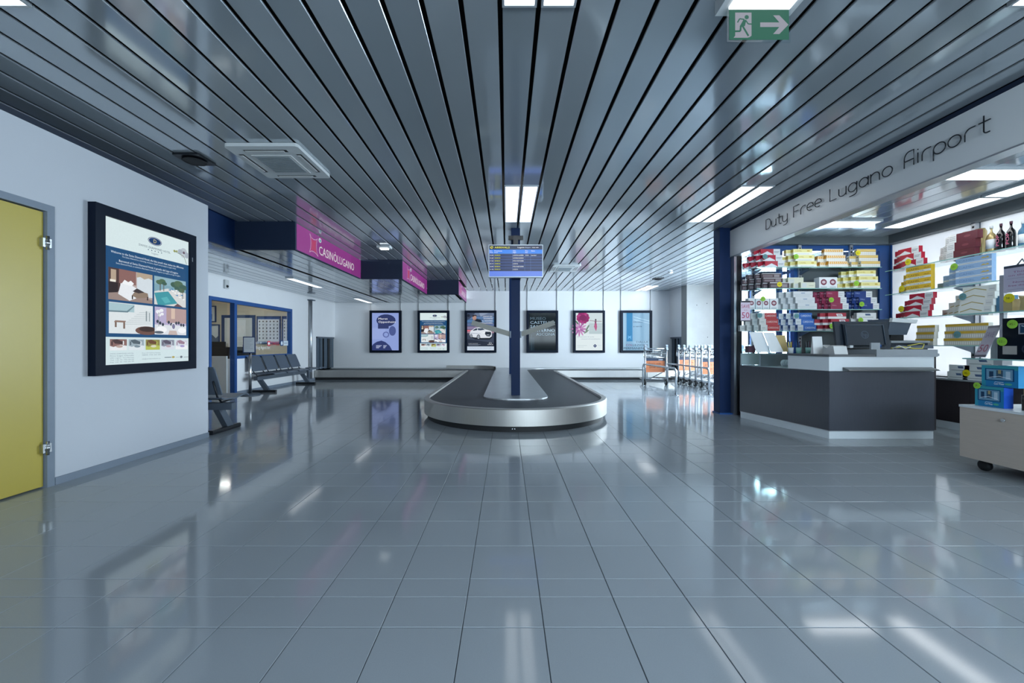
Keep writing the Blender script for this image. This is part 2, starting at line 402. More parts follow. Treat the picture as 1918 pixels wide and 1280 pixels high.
# hall windows on the right
w1 = Thing('window_1', 'tall daylight window wall beside the trolleys', None, (6.3, 9.2, 0), kind='structure')
wf = MB().box(6.28, 6.36, 6.2, 12.22, 0, 0.12).box(6.28, 6.36, 6.2, 12.22, 2.62, ZC+0.05)
w1.part('window_frame', wf, 'navy_blue')
for k in range(5):
    y = 6.24+k*1.483
    w1.part('mullion', MB().box(6.27, 6.37, y-0.04, y+0.04, 0.12, 2.62), 'navy_blue')
for k in range(4):
    y = 6.28+k*1.483
    w1.part('added_blind' if k == 3 else 'window_pane', MB().box(6.315, 6.321, y, y+1.403, 0.12, 2.62), 'added_blind' if k == 3 else 'glass')  # last bay: diffusing blind added to dim the daylight on the column
# unseen window band behind the lens, sized and placed to balance the light
wb = MB().box(-3.84, 5.8, -3.1, -2.98, 0, 1.20).box(-3.84, 5.8, -3.1, -2.98, 2.20, 2.95).box(-3.84, -0.02, -3.1, -2.98, 1.20, 2.20).box(5.1, 5.8, -3.1, -2.98, 1.20, 2.20)
struct('wall_rear', wb, 'wall_paint', 'wall with a window band behind the photographer')
w2 = Thing('window_2', 'unseen window band behind the photographer, sized for daylight, with dark mullions', None, (1.9, -3.0, 1.2), kind='structure')
for k in range(5):
    x = -0.02+k*1.28
    w2.part('mullion', MB().box(x-0.035, x+0.035, -3.08, -3.0, 1.20, 2.20), 'navy_blue')
for k in range(4):
    x = -0.02+k*1.28
    w2.part('window_pane', MB().box(x+0.035, x+1.245, -3.045, -3.039, 1.20, 2.20), 'glass')

# ---- ceilings
def in_hall_y(x):
    """upper ceiling: (y0,y1) for a strip whose left edge is x"""
    if x < -3.90+0.02: return None
    if x+0.1 < -3.0: return (-3.0, 5.865)
    if x+0.1 < -2.15: return (-3.0, 8.515)
    if x+0.1 < -1.295: return (-3.0, 11.195)
    if x+0.1 < 3.36: return (-3.0, YB)
    if x+0.1 < 5.33: return (6.32, YB)
    return (6.32, 12.21)
LAMPS = [(k, 4.54, 5.89) for k in (0, 1, 13, 14)]+[(k, 0.80, 2.13) for k in (0, 1, 13, 14)]+[(k, 12.3, 13.45) for k in (21, 22)]+[(-14, 0.80, 2.13), (-13, 0.80, 2.13)]
ce = struct('ceiling', MB().box(-3.95, 6.6, -3.1, 13.7, ZC+0.12, ZC+0.2), 'plenum', 'grey metal strip ceiling with dark joints')
SM = {}
def strip(x0, x1, y0, y1, z, par, perf):
    key = (round(x1-x0, 3), perf, round(y1-y0, 3))
    if key not in SM:
        wd = x1-x0
        prof = [(0,0.012),(0,0.003),(0.0025,0.0),(wd-0.0025,0.0),(wd,0.003),(wd,0.012),(wd-0.002,0.012),(wd-0.002,0.004),(0.002,0.004),(0.002,0.012)]
        SM[key] = MB().prism(prof, 1, 0, y1-y0).mesh('strip', 'strip_perforated' if perf else 'strip')
    o = link('strip', SM[key], par); o.location = (x0, y0, z)
for k in range(-20, 32):
    x = -0.033+0.2*k
    if x > 6.1: break
    r = in_hall_y(x)
    if not r: continue
    x0, x1 = x+0.013, x+0.187
    if x < -3.86 and x1 > -3.85: x0 = max(x0, -3.85)
    cuts = sorted([(a, b) for kk, a, b in LAMPS if kk == k]); y = r[0]
    perf = (k % 2 == 0) if k < -3 or k > 3 else (k % 3 == 0)
    for a, b in cuts:
        strip(x0, x1, y, a-0.004, ZC, ce, perf); y = b+0.004
    strip(x0, x1, y, r[1], ZC, ce, perf)
cl = struct('ceiling_low', MB().box(-5.75, -3.9, 4.64, 13.6, ZL+0.1, ZL+0.14).box(-3.9, -3.04, 5.91, 13.6, ZL+0.1, ZL+0.14).box(-3.04, -2.19, 8.56, 13.6, ZL+0.1, ZL+0.14).box(-2.19, -1.335, 11.24, 13.6, ZL+0.1, ZL+0.14), 'plenum', 'lowered strip ceiling behind the pink signs')
LOW = [(-4.5, -4.33, 8.4, 9.8), (-4.5, -4.33, 12.1, 13.45)]
for k in range(0, 22):
    x = -5.61+0.2*k
    if x+0.1 > -1.33: break
    y0 = 4.65 if x+0.1 < -3.9 else 5.92 if x+0.1 < -3.02 else 8.57 if x+0.1 < -2.17 else 11.25
    strip(x+0.007, (-3.906 if x < -3.9 < x+0.2 else x+0.193), y0, YB, ZL, cl, k % 3 == 0)
# dark stepped fascia between the two ceilings
for n, (a, b, c, d) in enumerate([(-3.90, -3.86, -3.0, 5.87), (-3.90, -3.0, 5.87, 5.91), (-3.0, -2.15, 8.52, 8.56), (-2.15, -1.295, 11.2, 11.24)]):
    struct('trim_%d' % (n+1), MB().box(a, b, c, d, ZL-0.012, ZC+0.119), 'dark_navy' if n else 'navy_blue', 'dark blue stepped fascia between the high and the low ceiling')
# ---- lamps
def lamp(x0, x1, y0, y1, z, label, group, name='ceiling_lamp', glow='lamp_glow'):
    t = Thing(name, label, 'ceiling light', ((x0+x1)/2, (y0+y1)/2, z-0.01), group)
    b = 0.012
    f = MB().box(x0, x0+b, y0, y1, z-0.008, z+0.06).box(x1-b, x1, y0, y1, z-0.008, z+0.06).box(x0+b, x1-b, y0, y0+b, z-0.008, z+0.06).box(x0+b, x1-b, y1-b, y1, z-0.008, z+0.06)
    t.part('lamp_frame', f, 'lamp_frame'); t.part('diffuser', MB().box(x0+b, x1-b, y0+b, y1-b, z-0.003, z+0.05), glow)
names = {(0,4.54):'left tube panel of the lamp pair in front of the arrivals screen', (1,4.54):'right tube panel of the lamp pair in front of the arrivals screen',
  (13,4.54):'left panel of the lamp pair beside the shop fascia', (14,4.54):'right panel of the lamp pair beside the shop fascia',
  (0,0.8):'left panel of the lamp pair at the top centre edge', (1,0.8):'right panel of the lamp pair at the top centre edge',
  (13,0.8):'left panel of the lamp pair at the top right corner', (14,0.8):'right panel of the lamp pair at the top right corner',
  (21,12.3):'left panel of the far lamp pair above the concrete column corner', (22,12.3):'right panel of the far lamp pair above the concrete column corner',
  (-14,0.8):'left panel of the lamp pair over the yellow door', (-13,0.8):'right panel of the lamp pair over the yellow door'}
for k, a, b in LAMPS:
    x = -0.033+0.2*k
    lamp(x+0.011, x+0.189, a, b, ZC, names[(k, a)], 'recessed hall lamps')
for i, (a, b, c, d) in enumerate(LOW): lamp(a, b, c, d, ZL-0.014, ['nearer slim lamp under the lowered ceiling by the office', 'farther slim lamp under the lowered ceiling by the back wall'][i], 'lamps of the lowered ceiling')

# ---- shop shell
struct('wall_shop_right', MB().box(5.65, 5.75, -3.0, 6.1, 0, 0.63).box(5.65, 5.75, -3.0, 6.1, 2.5, ZC+0.1).box(5.65, 6.36, 6.1, 6.2, 0, ZC+0.1).box(3.44, 5.65, 6.165, 6.2, 2.5, ZC+0.1), 'shop_panel_grey', 'shop side wall behind the glass shelves')
w3 = Thing('window_3', 'bright frosted window panes behind the right shop shelves', None, (5.68, 3, 0.63), kind='structure')
ys = [-3.0, -1.6, -0.2, 1.2, 2.6, 3.86, 4.97, 6.1]
for k in range(7): w3.part('window_pane', MB().box(5.67, 5.676, ys[k]+0.03, ys[k+1]-0.03, 0.63, 2.5), 'frosted_glass')
for k in range(8): w3.part('mullion', MB().box(5.655, 5.73, ys[k]-0.03, ys[k]+0.03, 0.63, 2.5), 'blue_frame' if k == 7 else 'grey_metal')
w4 = Thing('window_4', 'glass and panel partition behind the shop back shelves', None, (4.5, 6.12, 0), kind='structure')
w4.part('window_frame', MB().box(3.42, 5.65, 6.10, 6.16, 2.42, 2.5).box(3.42, 5.65, 6.10, 6.16, 0, 0.6), 'blue_frame')
for x in (3.42, 4.02, 4.24, 5.50):
    w4.part('mullion', MB().box(x, x+0.05, 6.09, 6.17, 0.6, 2.42), 'blue_frame')
w4.part('window_pane', MB().box(3.47, 4.02, 6.125, 6.131, 0.6, 2.42), 'glass'); w4.part('window_pane', MB().box(4.07, 4.24, 6.125, 6.131, 0.6, 2.42), 'glass')
w4.part('dark_panel', MB().box(4.29, 5.50, 6.12, 6.14, 0.6, 2.3), 'shop_panel_grey'); w4.part('window_pane', MB().box(4.29, 5.50, 6.125, 6.131, 2.3, 2.42), 'glass')
w4.part('side_panel', MB().box(5.55, 5.65, 6.1, 6.14, 0.6, 2.42), 'blue_frame')
cs_ = struct('ceiling_shop', MB().box(3.45, 5.75, -3.1, 6.2, ZS+0.08, ZS+0.12).box(3.42, 5.65, 6.0, 6.16, 2.5, ZS+0.05).box(5.55, 5.65, -3.0, 6.0, 2.5, ZS+0.05), 'shop_panel_grey', 'metal strip ceiling inside the shop')
for k in range(11):
    x = 3.46+0.2*k
    if x+0.19 > 5.56: break
    strip(x+0.003, x+0.197, -3.0, 5.995, ZS, cs_, k % 2)
for i, (a, b, c, d, l) in enumerate([(3.85, 4.70, 5.15, 5.44, 'crosswise lamp panel at the back of the shop ceiling'), (4.96, 5.22, 4.33, 5.46, 'lengthwise lamp panel in the corner of the shop ceiling'),
    (4.96, 5.22, 3.12, 4.31, 'lengthwise lamp panel above the bottles in the shop'), (3.97, 4.80, 3.617, 3.87, 'crosswise lamp panel behind the sign over the counter'), (4.96, 5.22, 0.4, 1.6, 'lengthwise lamp panel at the near end of the shop'), (3.97, 4.80, 1.6, 1.87, 'crosswise lamp panel at the near end of the shop')]):
    lamp(a, b, c, d, ZS-0.016, l, 'shop ceiling lamps', glow='shop_glow')
fa = Thing('shop_fascia_sign', 'long grey fascia sign reading Duty Free Lugano Airport over the shop', 'sign', (3.35, 2.0, 2.35))
fa.part('panel', MB().box(3.35, 3.45, -2.95, 6.30, 2.35, 2.74), 'fascia')
fa.part('top_rail', MB().box(3.365, 3.44, -2.95, 6.30, 2.74, ZC-0.002), 'dark_navy'); fa.part('bottom_trim', MB().box(3.343, 3.46, -2.95, 6.30, 2.338, 2.35), 'aluminium')
# thin outlined lettering
def arc(cx, cy, rx, ry, a0, a1, n=10): return [(cx+rx*math.cos(math.radians(a0+(a1-a0)*i/n)), cy+ry*math.sin(math.radians(a0+(a1-a0)*i/n))) for i in range(n+1)]
XH = 0.66
def o_(): return [arc(0.5, XH/2, 0.5, XH/2, 0, 360, 20)]
GL = {'D': [[(0,0),(0,1),(0.45,1)]+arc(0.45,0.5,0.55,0.5,90,-90)+[(0,0)]],
 'u': [[(0,XH),(0,0.25)]+arc(0.45,0.25,0.45,0.25,180,360)+[(0.9,XH)], [(0.9,0.3),(0.9,0)]],
 't': [[(0.35,1),(0.35,0.15)]+arc(0.55,0.15,0.2,0.15,180,270,5)+[(0.75,0)], [(0,XH),(0.8,XH)]],
 'y': [[(0,XH),(0,0.25)]+arc(0.45,0.25,0.45,0.25,180,360)+[(0.9,XH)], [(0.9,0.3),(0.9,-0.15)]+arc(0.5,-0.15,0.4,0.15,0,-90,5)+[(0.15,-0.3)]],
 'F': [[(0,0),(0,1),(0.9,1)], [(0,0.5),(0.75,0.5)]],
 'r': [[(0,0),(0,0.35)]+arc(0.45,0.35,0.45,XH-0.35,180,90,6)+[(0.75,XH)]],
 'e': [[(0.02,XH*0.5),(0.98,XH*0.5)]+arc(0.5,XH/2,0.48,XH/2,0,300,16)],
 'L': [[(0,1),(0,0),(0.85,0)]], 'a': o_()+[[(1.0,XH),(1.0,0)]], 'g': o_()+[[(1.0,XH),(1.0,-0.12)]+arc(0.55,-0.12,0.45,0.18,0,-90,5)+[(0.15,-0.3)]],
 'n': [[(0,0),(0,XH)], [(0,0.35)]+arc(0.45,0.38,0.45,XH-0.38,180,0)+[(0.9,0)]], 'o': o_(),
 'A': [[(0,0),(0,0.55)]+arc(0.5,0.55,0.5,0.45,180,90,6)+[(0.9,1),(0.9,0)], [(0,0.42),(0.9,0.42)]],
 'i': [[(0.1,0),(0.1,XH)], [(0.1,0.84),(0.1,0.9)]], 'p': o_()+[[(0,XH*0.5),(0,-0.32)]]}
WID = {'i': 0.2, 't': 0.75, 'r': 0.7, 'g': 1.0, 'a': 1.0, 'o': 1.0}
for word, ya, yb in (('Duty', 5.308, 4.906), ('Free', 4.797, 4.383), ('Lugano', 4.26, 3.57), ('Airport', 3.464, 2.851)):
    gap = 0.28; tot = sum(WID.get(c, 0.9) for c in word)+gap*(len(word)-1); sx = (ya-yb)/tot; x = 0.0
    for c in word:
        m = MB()
        for st in GL[c]: m.tube([(3.335, ya-(x+p)*sx, 2.515+q*0.125) for p, q in st], 0.0045, 6)
        fa.part('letter', m, 'letter'); x += WID.get(c, 0.9)+gap
# blue end pillar with shutter rail
pl = Thing('shop_pillar', 'dark blue steel pillar at the corner of the shop', 'column', (3.3, 6.22, 0))
pl.part('pillar_shaft', MB().box(3.18, 3.235, 6.16, 6.34, 0.02, ZC-0.002).box(3.235, 3.36, 6.19, 6.31, 0.02, ZC-0.002), 'navy_blue')
pl.part('pillar_foot', MB().box(3.17, 3.375, 6.14, 6.36, 0, 0.02), 'blue_frame')
pl.part('shutter_rail', MB().box(3.362, 3.40, 6.10, 6.30, 0, 2.34).box(3.40, 3.43, 6.16, 6.30, 0, 2.34), 'aluminium')
pl.part('rail_groove', MB().box(3.40, 3.46, 6.08, 6.158, 0, 2.34), 'rubber')

# ================================================================== CAROUSEL
def offset(path, d):
    """shift an open (x,y) path to its left by d"""
    out = []
    for i, p in enumerate(path):
        ns = []
        if i > 0: a = (p[0]-path[i-1][0], p[1]-path[i-1][1]); l = math.hypot(*a); ns.append((-a[1]/l, a[0]/l))
        if i < len(path)-1: a = (path[i+1][0]-p[0], path[i+1][1]-p[1]); l = math.hypot(*a); ns.append((-a[1]/l, a[0]/l))
        n = (sum(q[0] for q in ns)/len(ns), sum(q[1] for q in ns)/len(ns)); L2 = n[0]**2+n[1]**2
        out.append((p[0]+n[0]*d/L2, p[1]+n[1]*d/L2))
    return out
cxm, rr_ = 0.13, 1.333
outer = [(-5.60, 12.06), (cxm-rr_-0.02, 12.06), (cxm-rr_, 12.06), (cxm-rr_, 12.04)]+[(cxm+rr_*math.cos(a), 6.18+rr_*math.sin(a)) for a in [PI+PI*i/60 for i in range(61)]]+[(cxm+rr_, 12.04), (cxm+rr_, 12.06), (cxm+rr_+0.02, 12.06), (5.33, 12.06)]
def ribbon(path, sec, smooth=True):
    """section [(offset, z)] swept along the path"""
    m = MB(); rows_ = [[(x, y, z) for (x, y) in offset(path, d)] for d, z in sec]; n = len(path)
    for a, b in zip(rows_, rows_[1:]):
        m.add(a+b, [(i, i+1, n+i+1, n+i) for i in range(n-1)], smooth=smooth)
    return m
ca = Thing('baggage_carousel', 'stainless steel baggage carousel with black belt in the hall centre', 'baggage carousel', (cxm, 8.5, 0))
ca.part('skirt', ribbon(outer, [(0.045, 0.065), (0.0, 0.075), (0.0, 0.268), (0.012, 0.28), (0.075, 0.28), (0.08, 0.25)]), 'steel')
ca.part('kick_plate', ribbon(outer, [(0.05, 0.0), (0.05, 0.07)]), 'rubber')
inn = offset(outer, 0.078)
ca.part('belt', MB().add([(x, y, 0.256) for x, y in inn]+[(5.33, 13.52, 0.256), (-5.60, 13.52, 0.256)], [tuple(range(len(inn)+2))]), 'belt')
fil = lambda cx, cy, r, a0, a1: [(cx+r*math.cos(math.radians(a0+(a1-a0)*i/8)), cy+r*math.sin(math.radians(a0+(a1-a0)*i/8))) for i in range(9)]
isl = [(-5.60, 13.12)]+fil(-1.04, 12.42, 0.70, 90, 0)+fil(0.01, 6.15, 0.35, 180, 270)+fil(0.265, 6.15, 0.35, 270, 360)+fil(1.315, 12.42, 0.70, 180, 90)+[(5.33, 13.12)]
poly = isl+[(5.33, 13.53), (-5.60, 13.53)]
n = len(poly)
ca.part('island_plate', MB().add([(x, y, 0.25) for x, y in poly]+[(x, y, 0.275) for x, y in poly], [tuple(range(n))[::-1], tuple(range(n, 2*n))]+[(i, (i+1) % n, n+(i+1) % n, n+i) for i in range(n)]), 'steel_plate')
gp = [(-1.9, 13.12)]+fil(-1.04, 12.42, 0.70, 90, 0)
ca.part('guide_fence', ribbon(gp, [(-0.03, 0.275), (-0.03, 0.37), (0.02, 0.37), (0.02, 0.275)]), 'steel')
for x in (0.07, 0.10): ca.part('bolt', MB().lathe([(0.006, 0), (0.006, 0.004)], (x, 4.890, 0.04), 8, 1), 'chrome')
# steel columns through the island
def hcol(name, y, label):
    t = Thing(name, label, 'column', (0.138, y+0.07, 0.275))
    t.part('front_flange', MB().box(0.072, 0.205, y, y+0.012, 0.276, ZC+0.05), 'navy_blue'); t.part('rear_flange', MB().box(0.072, 0.205, y+0.128, y+0.14, 0.276, ZC+0.05), 'navy_blue')
    t.part('web', MB().box(0.133, 0.144, y+0.012, y+0.128, 0.276, ZC+0.05), 'navy_blue')
    return t
c1 = hcol('steel_column', 6.2, 'navy steel column carrying the arrivals screen on the carousel')
hcol('steel_column', 10.6, 'farther navy steel column hidden behind the screen column')
for sx, lx, rx in ((-1, 0.055, -0.52), (1, 0.222, 0.72)):
    m = MB().bar((lx, 6.24, 1.195), (rx, 6.20, 1.368), 0.012, 0.075)
    c1.part('angled_arm', m, 'arm_grey')
c1.part('arm_clamp', MB().box(0.052, 0.070, 6.20, 6.34, 1.14, 1.24).box(0.207, 0.225, 6.20, 6.34, 1.14, 1.24), 'grey_metal')
c1.part('ceiling_collar', MB().box(0.03, 0.25, 6.15, 6.195, 2.60, 2.66), 'black_plastic')
# arrivals screen
sc = Thing('arrivals_screen', 'hanging blue arrivals screen in front of the navy column', 'screen', (0.134, 5.95, 2.0))
sc.part('casing', MB().rbox(-0.256, 0.524, 5.90, 5.98, 2.000, 2.466, 0.008, 1), 'lamp_frame')
sc.part('mount', MB().box(0.05, 0.22, 5.98, 6.19, 2.2, 2.36).box(0.10, 0.17, 5.99, 6.15, 2.36, 2.62), 'black_plastic')
sc.part('cable', MB().tube([(0.16, 6.1, 2.62), (0.13, 6.02, 2.56), (0.11, 6.0, 2.5), (0.14, 6.0, 2.44)], 0.006, 6), 'off_white')
W_, H_ = 0.756, 0.442
it = [('r', 0, 0, W_, H_, '#5f7fe0'), ('r', 0, 0.075, W_, H_, '#121f52'), ('r', 0, 0.385, W_, H_, '#101a3c'), ('r', 0, 0.325, W_, 0.383, '#2f7fe8')]
it += [('e', 0.034, 0.413, 0.022, 0.02, '#d6cf3a'), ('p', [(0.018, 0.421), (0.05, 0.399), (0.052, 0.406), (0.024, 0.428)], '#101a3c'), ('p', [(0.03, 0.400), (0.038, 0.400), (0.044, 0.42), (0.036, 0.424)], '#101a3c')]
it += [('t', 0.075, 0.400, 0.026, 'ARRIVALS', '#f4f02c', 'l', 0.215), ('t', 0.405, 0.404, 0.020, 'Lugano', '#ffffff', 'l', 0.095), ('t', 0.51, 0.404, 0.018, 'Airport', '#cfd8f0', 'l', 0.08), ('t', 0.61, 0.404, 0.015, '10:01 AM', '#ffffff', 'l', 0.09)]
for x, a, b in ((0.008, 'Ora', 'Time'), (0.075, 'Provenienza', 'From'), (0.338, 'Volo', 'Flight'), (0.515, 'Prev.', 'Exp.'), (0.598, 'Status', '')):
    it.append(('t', x, 0.356, 0.016, a, '#ffffff'));
    if b: it.append(('t', x, 0.333, 0.016, b, '#ffffff'))
rowsF = [('13:00', 'ZURICH', 'LX2904/UA9808', '13:01', 'Landed'), ('15:20', 'ZURICH', 'LX2906/UA9810', '', ''), ('17:30', 'GENEVA', 'F7017/EY5088', '', ''), ('18:10', 'ZURICH', 'LX2912', '', ''), ('20:00', 'GENEVA', 'F7019/EY5090', '', ''), ('21:30', 'ZURICH', 'LX2914', '', '')]
for i, (a, b, c, d, e) in enumerate(rowsF):
    y = 0.292-i*0.0405
    it.append(('r', 0, y+0.0255, W_, y+0.0295, '#4a68b4'))
    it.append(('t', 0.008, y, 0.017, a, '#ffffff', 'l', 0.052)); it.append(('t', 0.075, y, 0.018, b, '#eef03a', 'l', 0.082)); it.append(('t', 0.338, y, 0.017, c, '#ffffff', 'l', 0.15 if len(c) > 8 else 0.07))
    if d: it.append(('t', 0.515, y, 0.017, d, '#ffffff', 'l', 0.045)); it.append(('t', 0.598, y, 0.017, e, '#ffffff', 'l', 0.07))
for x in (0.065, 0.328, 0.505, 0.588): it.append(('r', x, 0.076, x+0.002, 0.378, '#6f88c8'))
sc.part('display', art_mesh('display', it, 'print_screen', (-0.244, 5.8985, 2.012), *FACE['-y'], org=sc.org), None)

# ================================================================== LIGHTBOX POSTERS
def pic(kind, x, y, w, h):
    """little printed photographs, drawn in simple shapes"""
    R = lambda a, b, c, d, col: ('r', x+a*w, y+b*h, x+c*w, y+d*h, col)
    P = lambda pts, col: ('p', [(x+a*w, y+b*h) for a, b in pts], col)
    E = lambda a, b, ra, rb, col: ('e', x+a*w, y+b*h, ra*w, rb*h, col)
    if kind == 'bed':
        o = [R(0,0,1,1,'#b9a9a6'), P([(0,0),(1,0),(1,0.12),(0.5,0.3),(0,0.22)],'#9a8780'), P([(0,0.2),(0.25,0.3),(0.25,1),(0,1)],'#4d3836'), R(0.05,0.6,0.16,0.95,'#b7a48f'), P([(0,0.2),(0.2,0.25),(0.2,0.55),(0,0.55)],'#2c2022'), R(0.22,0.55,0.6,1,'#8c6560')]
        o += [R(0.62,0.2,1,1,'#d5dfe6'), P([(0.62,1),(1,1),(1,0.82),(0.9,0.86),(0.8,0.8),(0.7,0.86),(0.62,0.82)],'#b5a48f'), P([(0.2,0.2),(0.45,0.02),(0.6,0.12),(0.62,0.45),(0.42,0.58),(0.26,0.55)],'#e9eef3'), P([(0.28,0.55),(0.34,0.68),(0.42,0.62),(0.48,0.68),(0.55,0.6),(0.5,0.5)],'#f4f7fa')]
        o += [P([(0.5,0.2),(0.62,0.13),(0.9,0.2),(0.88,0.34),(0.6,0.4)],'#8f7d6d'), P([(0.52,0.34),(0.66,0.3),(0.8,0.36),(0.62,0.46)],'#3d3436'), R(0.5,0.08,0.53,0.2,'#3a2d2a'), R(0.86,0.1,0.89,0.22,'#3a2d2a'), R(0.03,0.56,0.15,0.63,'#f2efe2')]
        return o
    if kind == 'pool':
        o = [R(0,0,1,1,'#7fa6b6'), R(0,0.72,1,1,'#8fb2bf'), P([(0,0.45),(0.4,0.62),(1,0.55),(1,0),(0,0)],'#d7d9d8'), P([(0.0,0.4),(0.42,0.52),(0.72,0.12),(0.3,0.0),(0.1,0.0)],'#3f98a4'), P([(0.2,0.25),(0.38,0.32),(0.5,0.14),(0.32,0.07)],'#57b0b8'), P([(0.72,0.12),(0.9,0.0),(0.6,0.0)],'#6a4a4e')]
        for a, b, s in ((0.15,0.8,0.1),(0.24,0.85,0.1),(0.3,0.78,0.08),(0.62,0.8,0.13),(0.75,0.85,0.15),(0.9,0.75,0.13),(0.85,0.62,0.1),(0.7,0.68,0.09)): o.append(E(a,b,s,s*0.8,['#3f5f52','#4f6b52','#38574f'][int(a*30) % 3]))
        o += [R(0.16,0.5,0.185,0.75,'#5a5347'), R(0.27,0.5,0.29,0.75,'#5a5347'), R(0.88,0.3,0.9,0.7,'#5a5347')]
        for a, b in ((0.45,0.58),(0.55,0.55),(0.62,0.5),(0.68,0.42),(0.74,0.5),(0.78,0.36),(0.84,0.45),(0.9,0.3),(0.52,0.62),(0.66,0.6)): o.append(P([(a-0.04,b),(a+0.04,b-0.03),(a+0.05,b+0.03)],'#f6f8fa' if int(a*50) % 2 else '#3b7fb4'))
        return o
    if kind == 'terrace':
        o = [R(0,0,1,1,'#dfe7ea'), R(0,0.72,0.55,0.98,'#a9c7cf'), P([(0,0.68),(0.4,0.7),(0.55,0.92),(0.55,0.96),(0.38,0.75),(0,0.73)],'#6f8994')]
        for k in range(7): o.append(P([(0.3+k*0.06,0.3+k*0.07),(0.95,0.36+k*0.07),(0.95,0.375+k*0.07),(0.3+k*0.06,0.315+k*0.07)],'#b7c3c8'))
        o += [R(0.12,0.2,0.16,0.38,'#7d675c'), R(0.3,0.16,0.34,0.38,'#7d675c'), P([(0.1,0.36),(0.34,0.36),(0.36,0.42),(0.13,0.42)],'#8f766a'), E(0.85,0.12,0.28,0.15,'#6f5148'), E(0.86,0.17,0.2,0.09,'#3f2f2c'), R(0.82,0.45,0.85,0.8,'#8a979c'), R(0.9,0.45,0.92,0.75,'#8a979c')]
        return o
    if kind == 'dining':
        o = [R(0,0,1,1,'#b9afd0'), R(0.35,0.45,1,1,'#b59a98'), R(0.5,0.6,0.62,1,'#d9c0b0'), R(0,0,1,0.36,'#dfe4ea')]
        for a, b, s in ((0.1,0.82,0.07),(0.2,0.88,0.06),(0.14,0.7,0.05),(0.22,0.75,0.05)): o.append(E(a,b,s,s,'#eef0f6'))
        o += [R(0.11,0.3,0.125,0.8,'#7f8a86')]
        for a in (0.08,0.16,0.24,0.42,0.5,0.66,0.74,0.82,0.9): o.append(E(a,0.42+0.05*math.sin(a*20),0.035,0.06,'#3a4350'))
        o += [E(0.57,0.32,0.07,0.13,'#eef0f4'), E(0.57,0.32,0.05,0.1,'#7b7a9a'), P([(0.4,0),(0.7,0),(0.66,0.16),(0.44,0.16)],'#c7b6b0'), E(0.2,0.18,0.16,0.12,'#f6f8fb'), E(0.85,0.18,0.14,0.1,'#f6f8fb'), E(0.12,0.08,0.14,0.05,'#5b6570')]
        return o
    cols = {'food': ('#8c6a66','#e9edf0','#4c3a3c','#b9a29a'), 'hall': ('#9fb0bb','#dfe8ee','#56646f','#7f919d'), 'golf': ('#8f8a4a','#b7c05a','#6d4a34','#d8d8c0'), 'lounge': ('#8d93a4','#d9e0ea','#5a5366','#b9a3ae'), 'spa': ('#d5d9e6','#eef2f6','#9c7f92','#a59acb')}[kind]
    return [R(0,0,1,1,cols[0]), P([(0,0),(1,0),(1,0.4),(0.6,0.5),(0.2,0.3),(0,0.4)], cols[1]), P([(0.1,0.9),(0.4,1),(0.7,0.8),(0.9,0.9),(0.7,0.55),(0.3,0.6)], cols[2]), E(0.55,0.35,0.2,0.12,cols[3]), R(0.08,0.45,0.16,0.8,cols[2]), R(0.75,0.5,0.82,0.85,cols[1])]
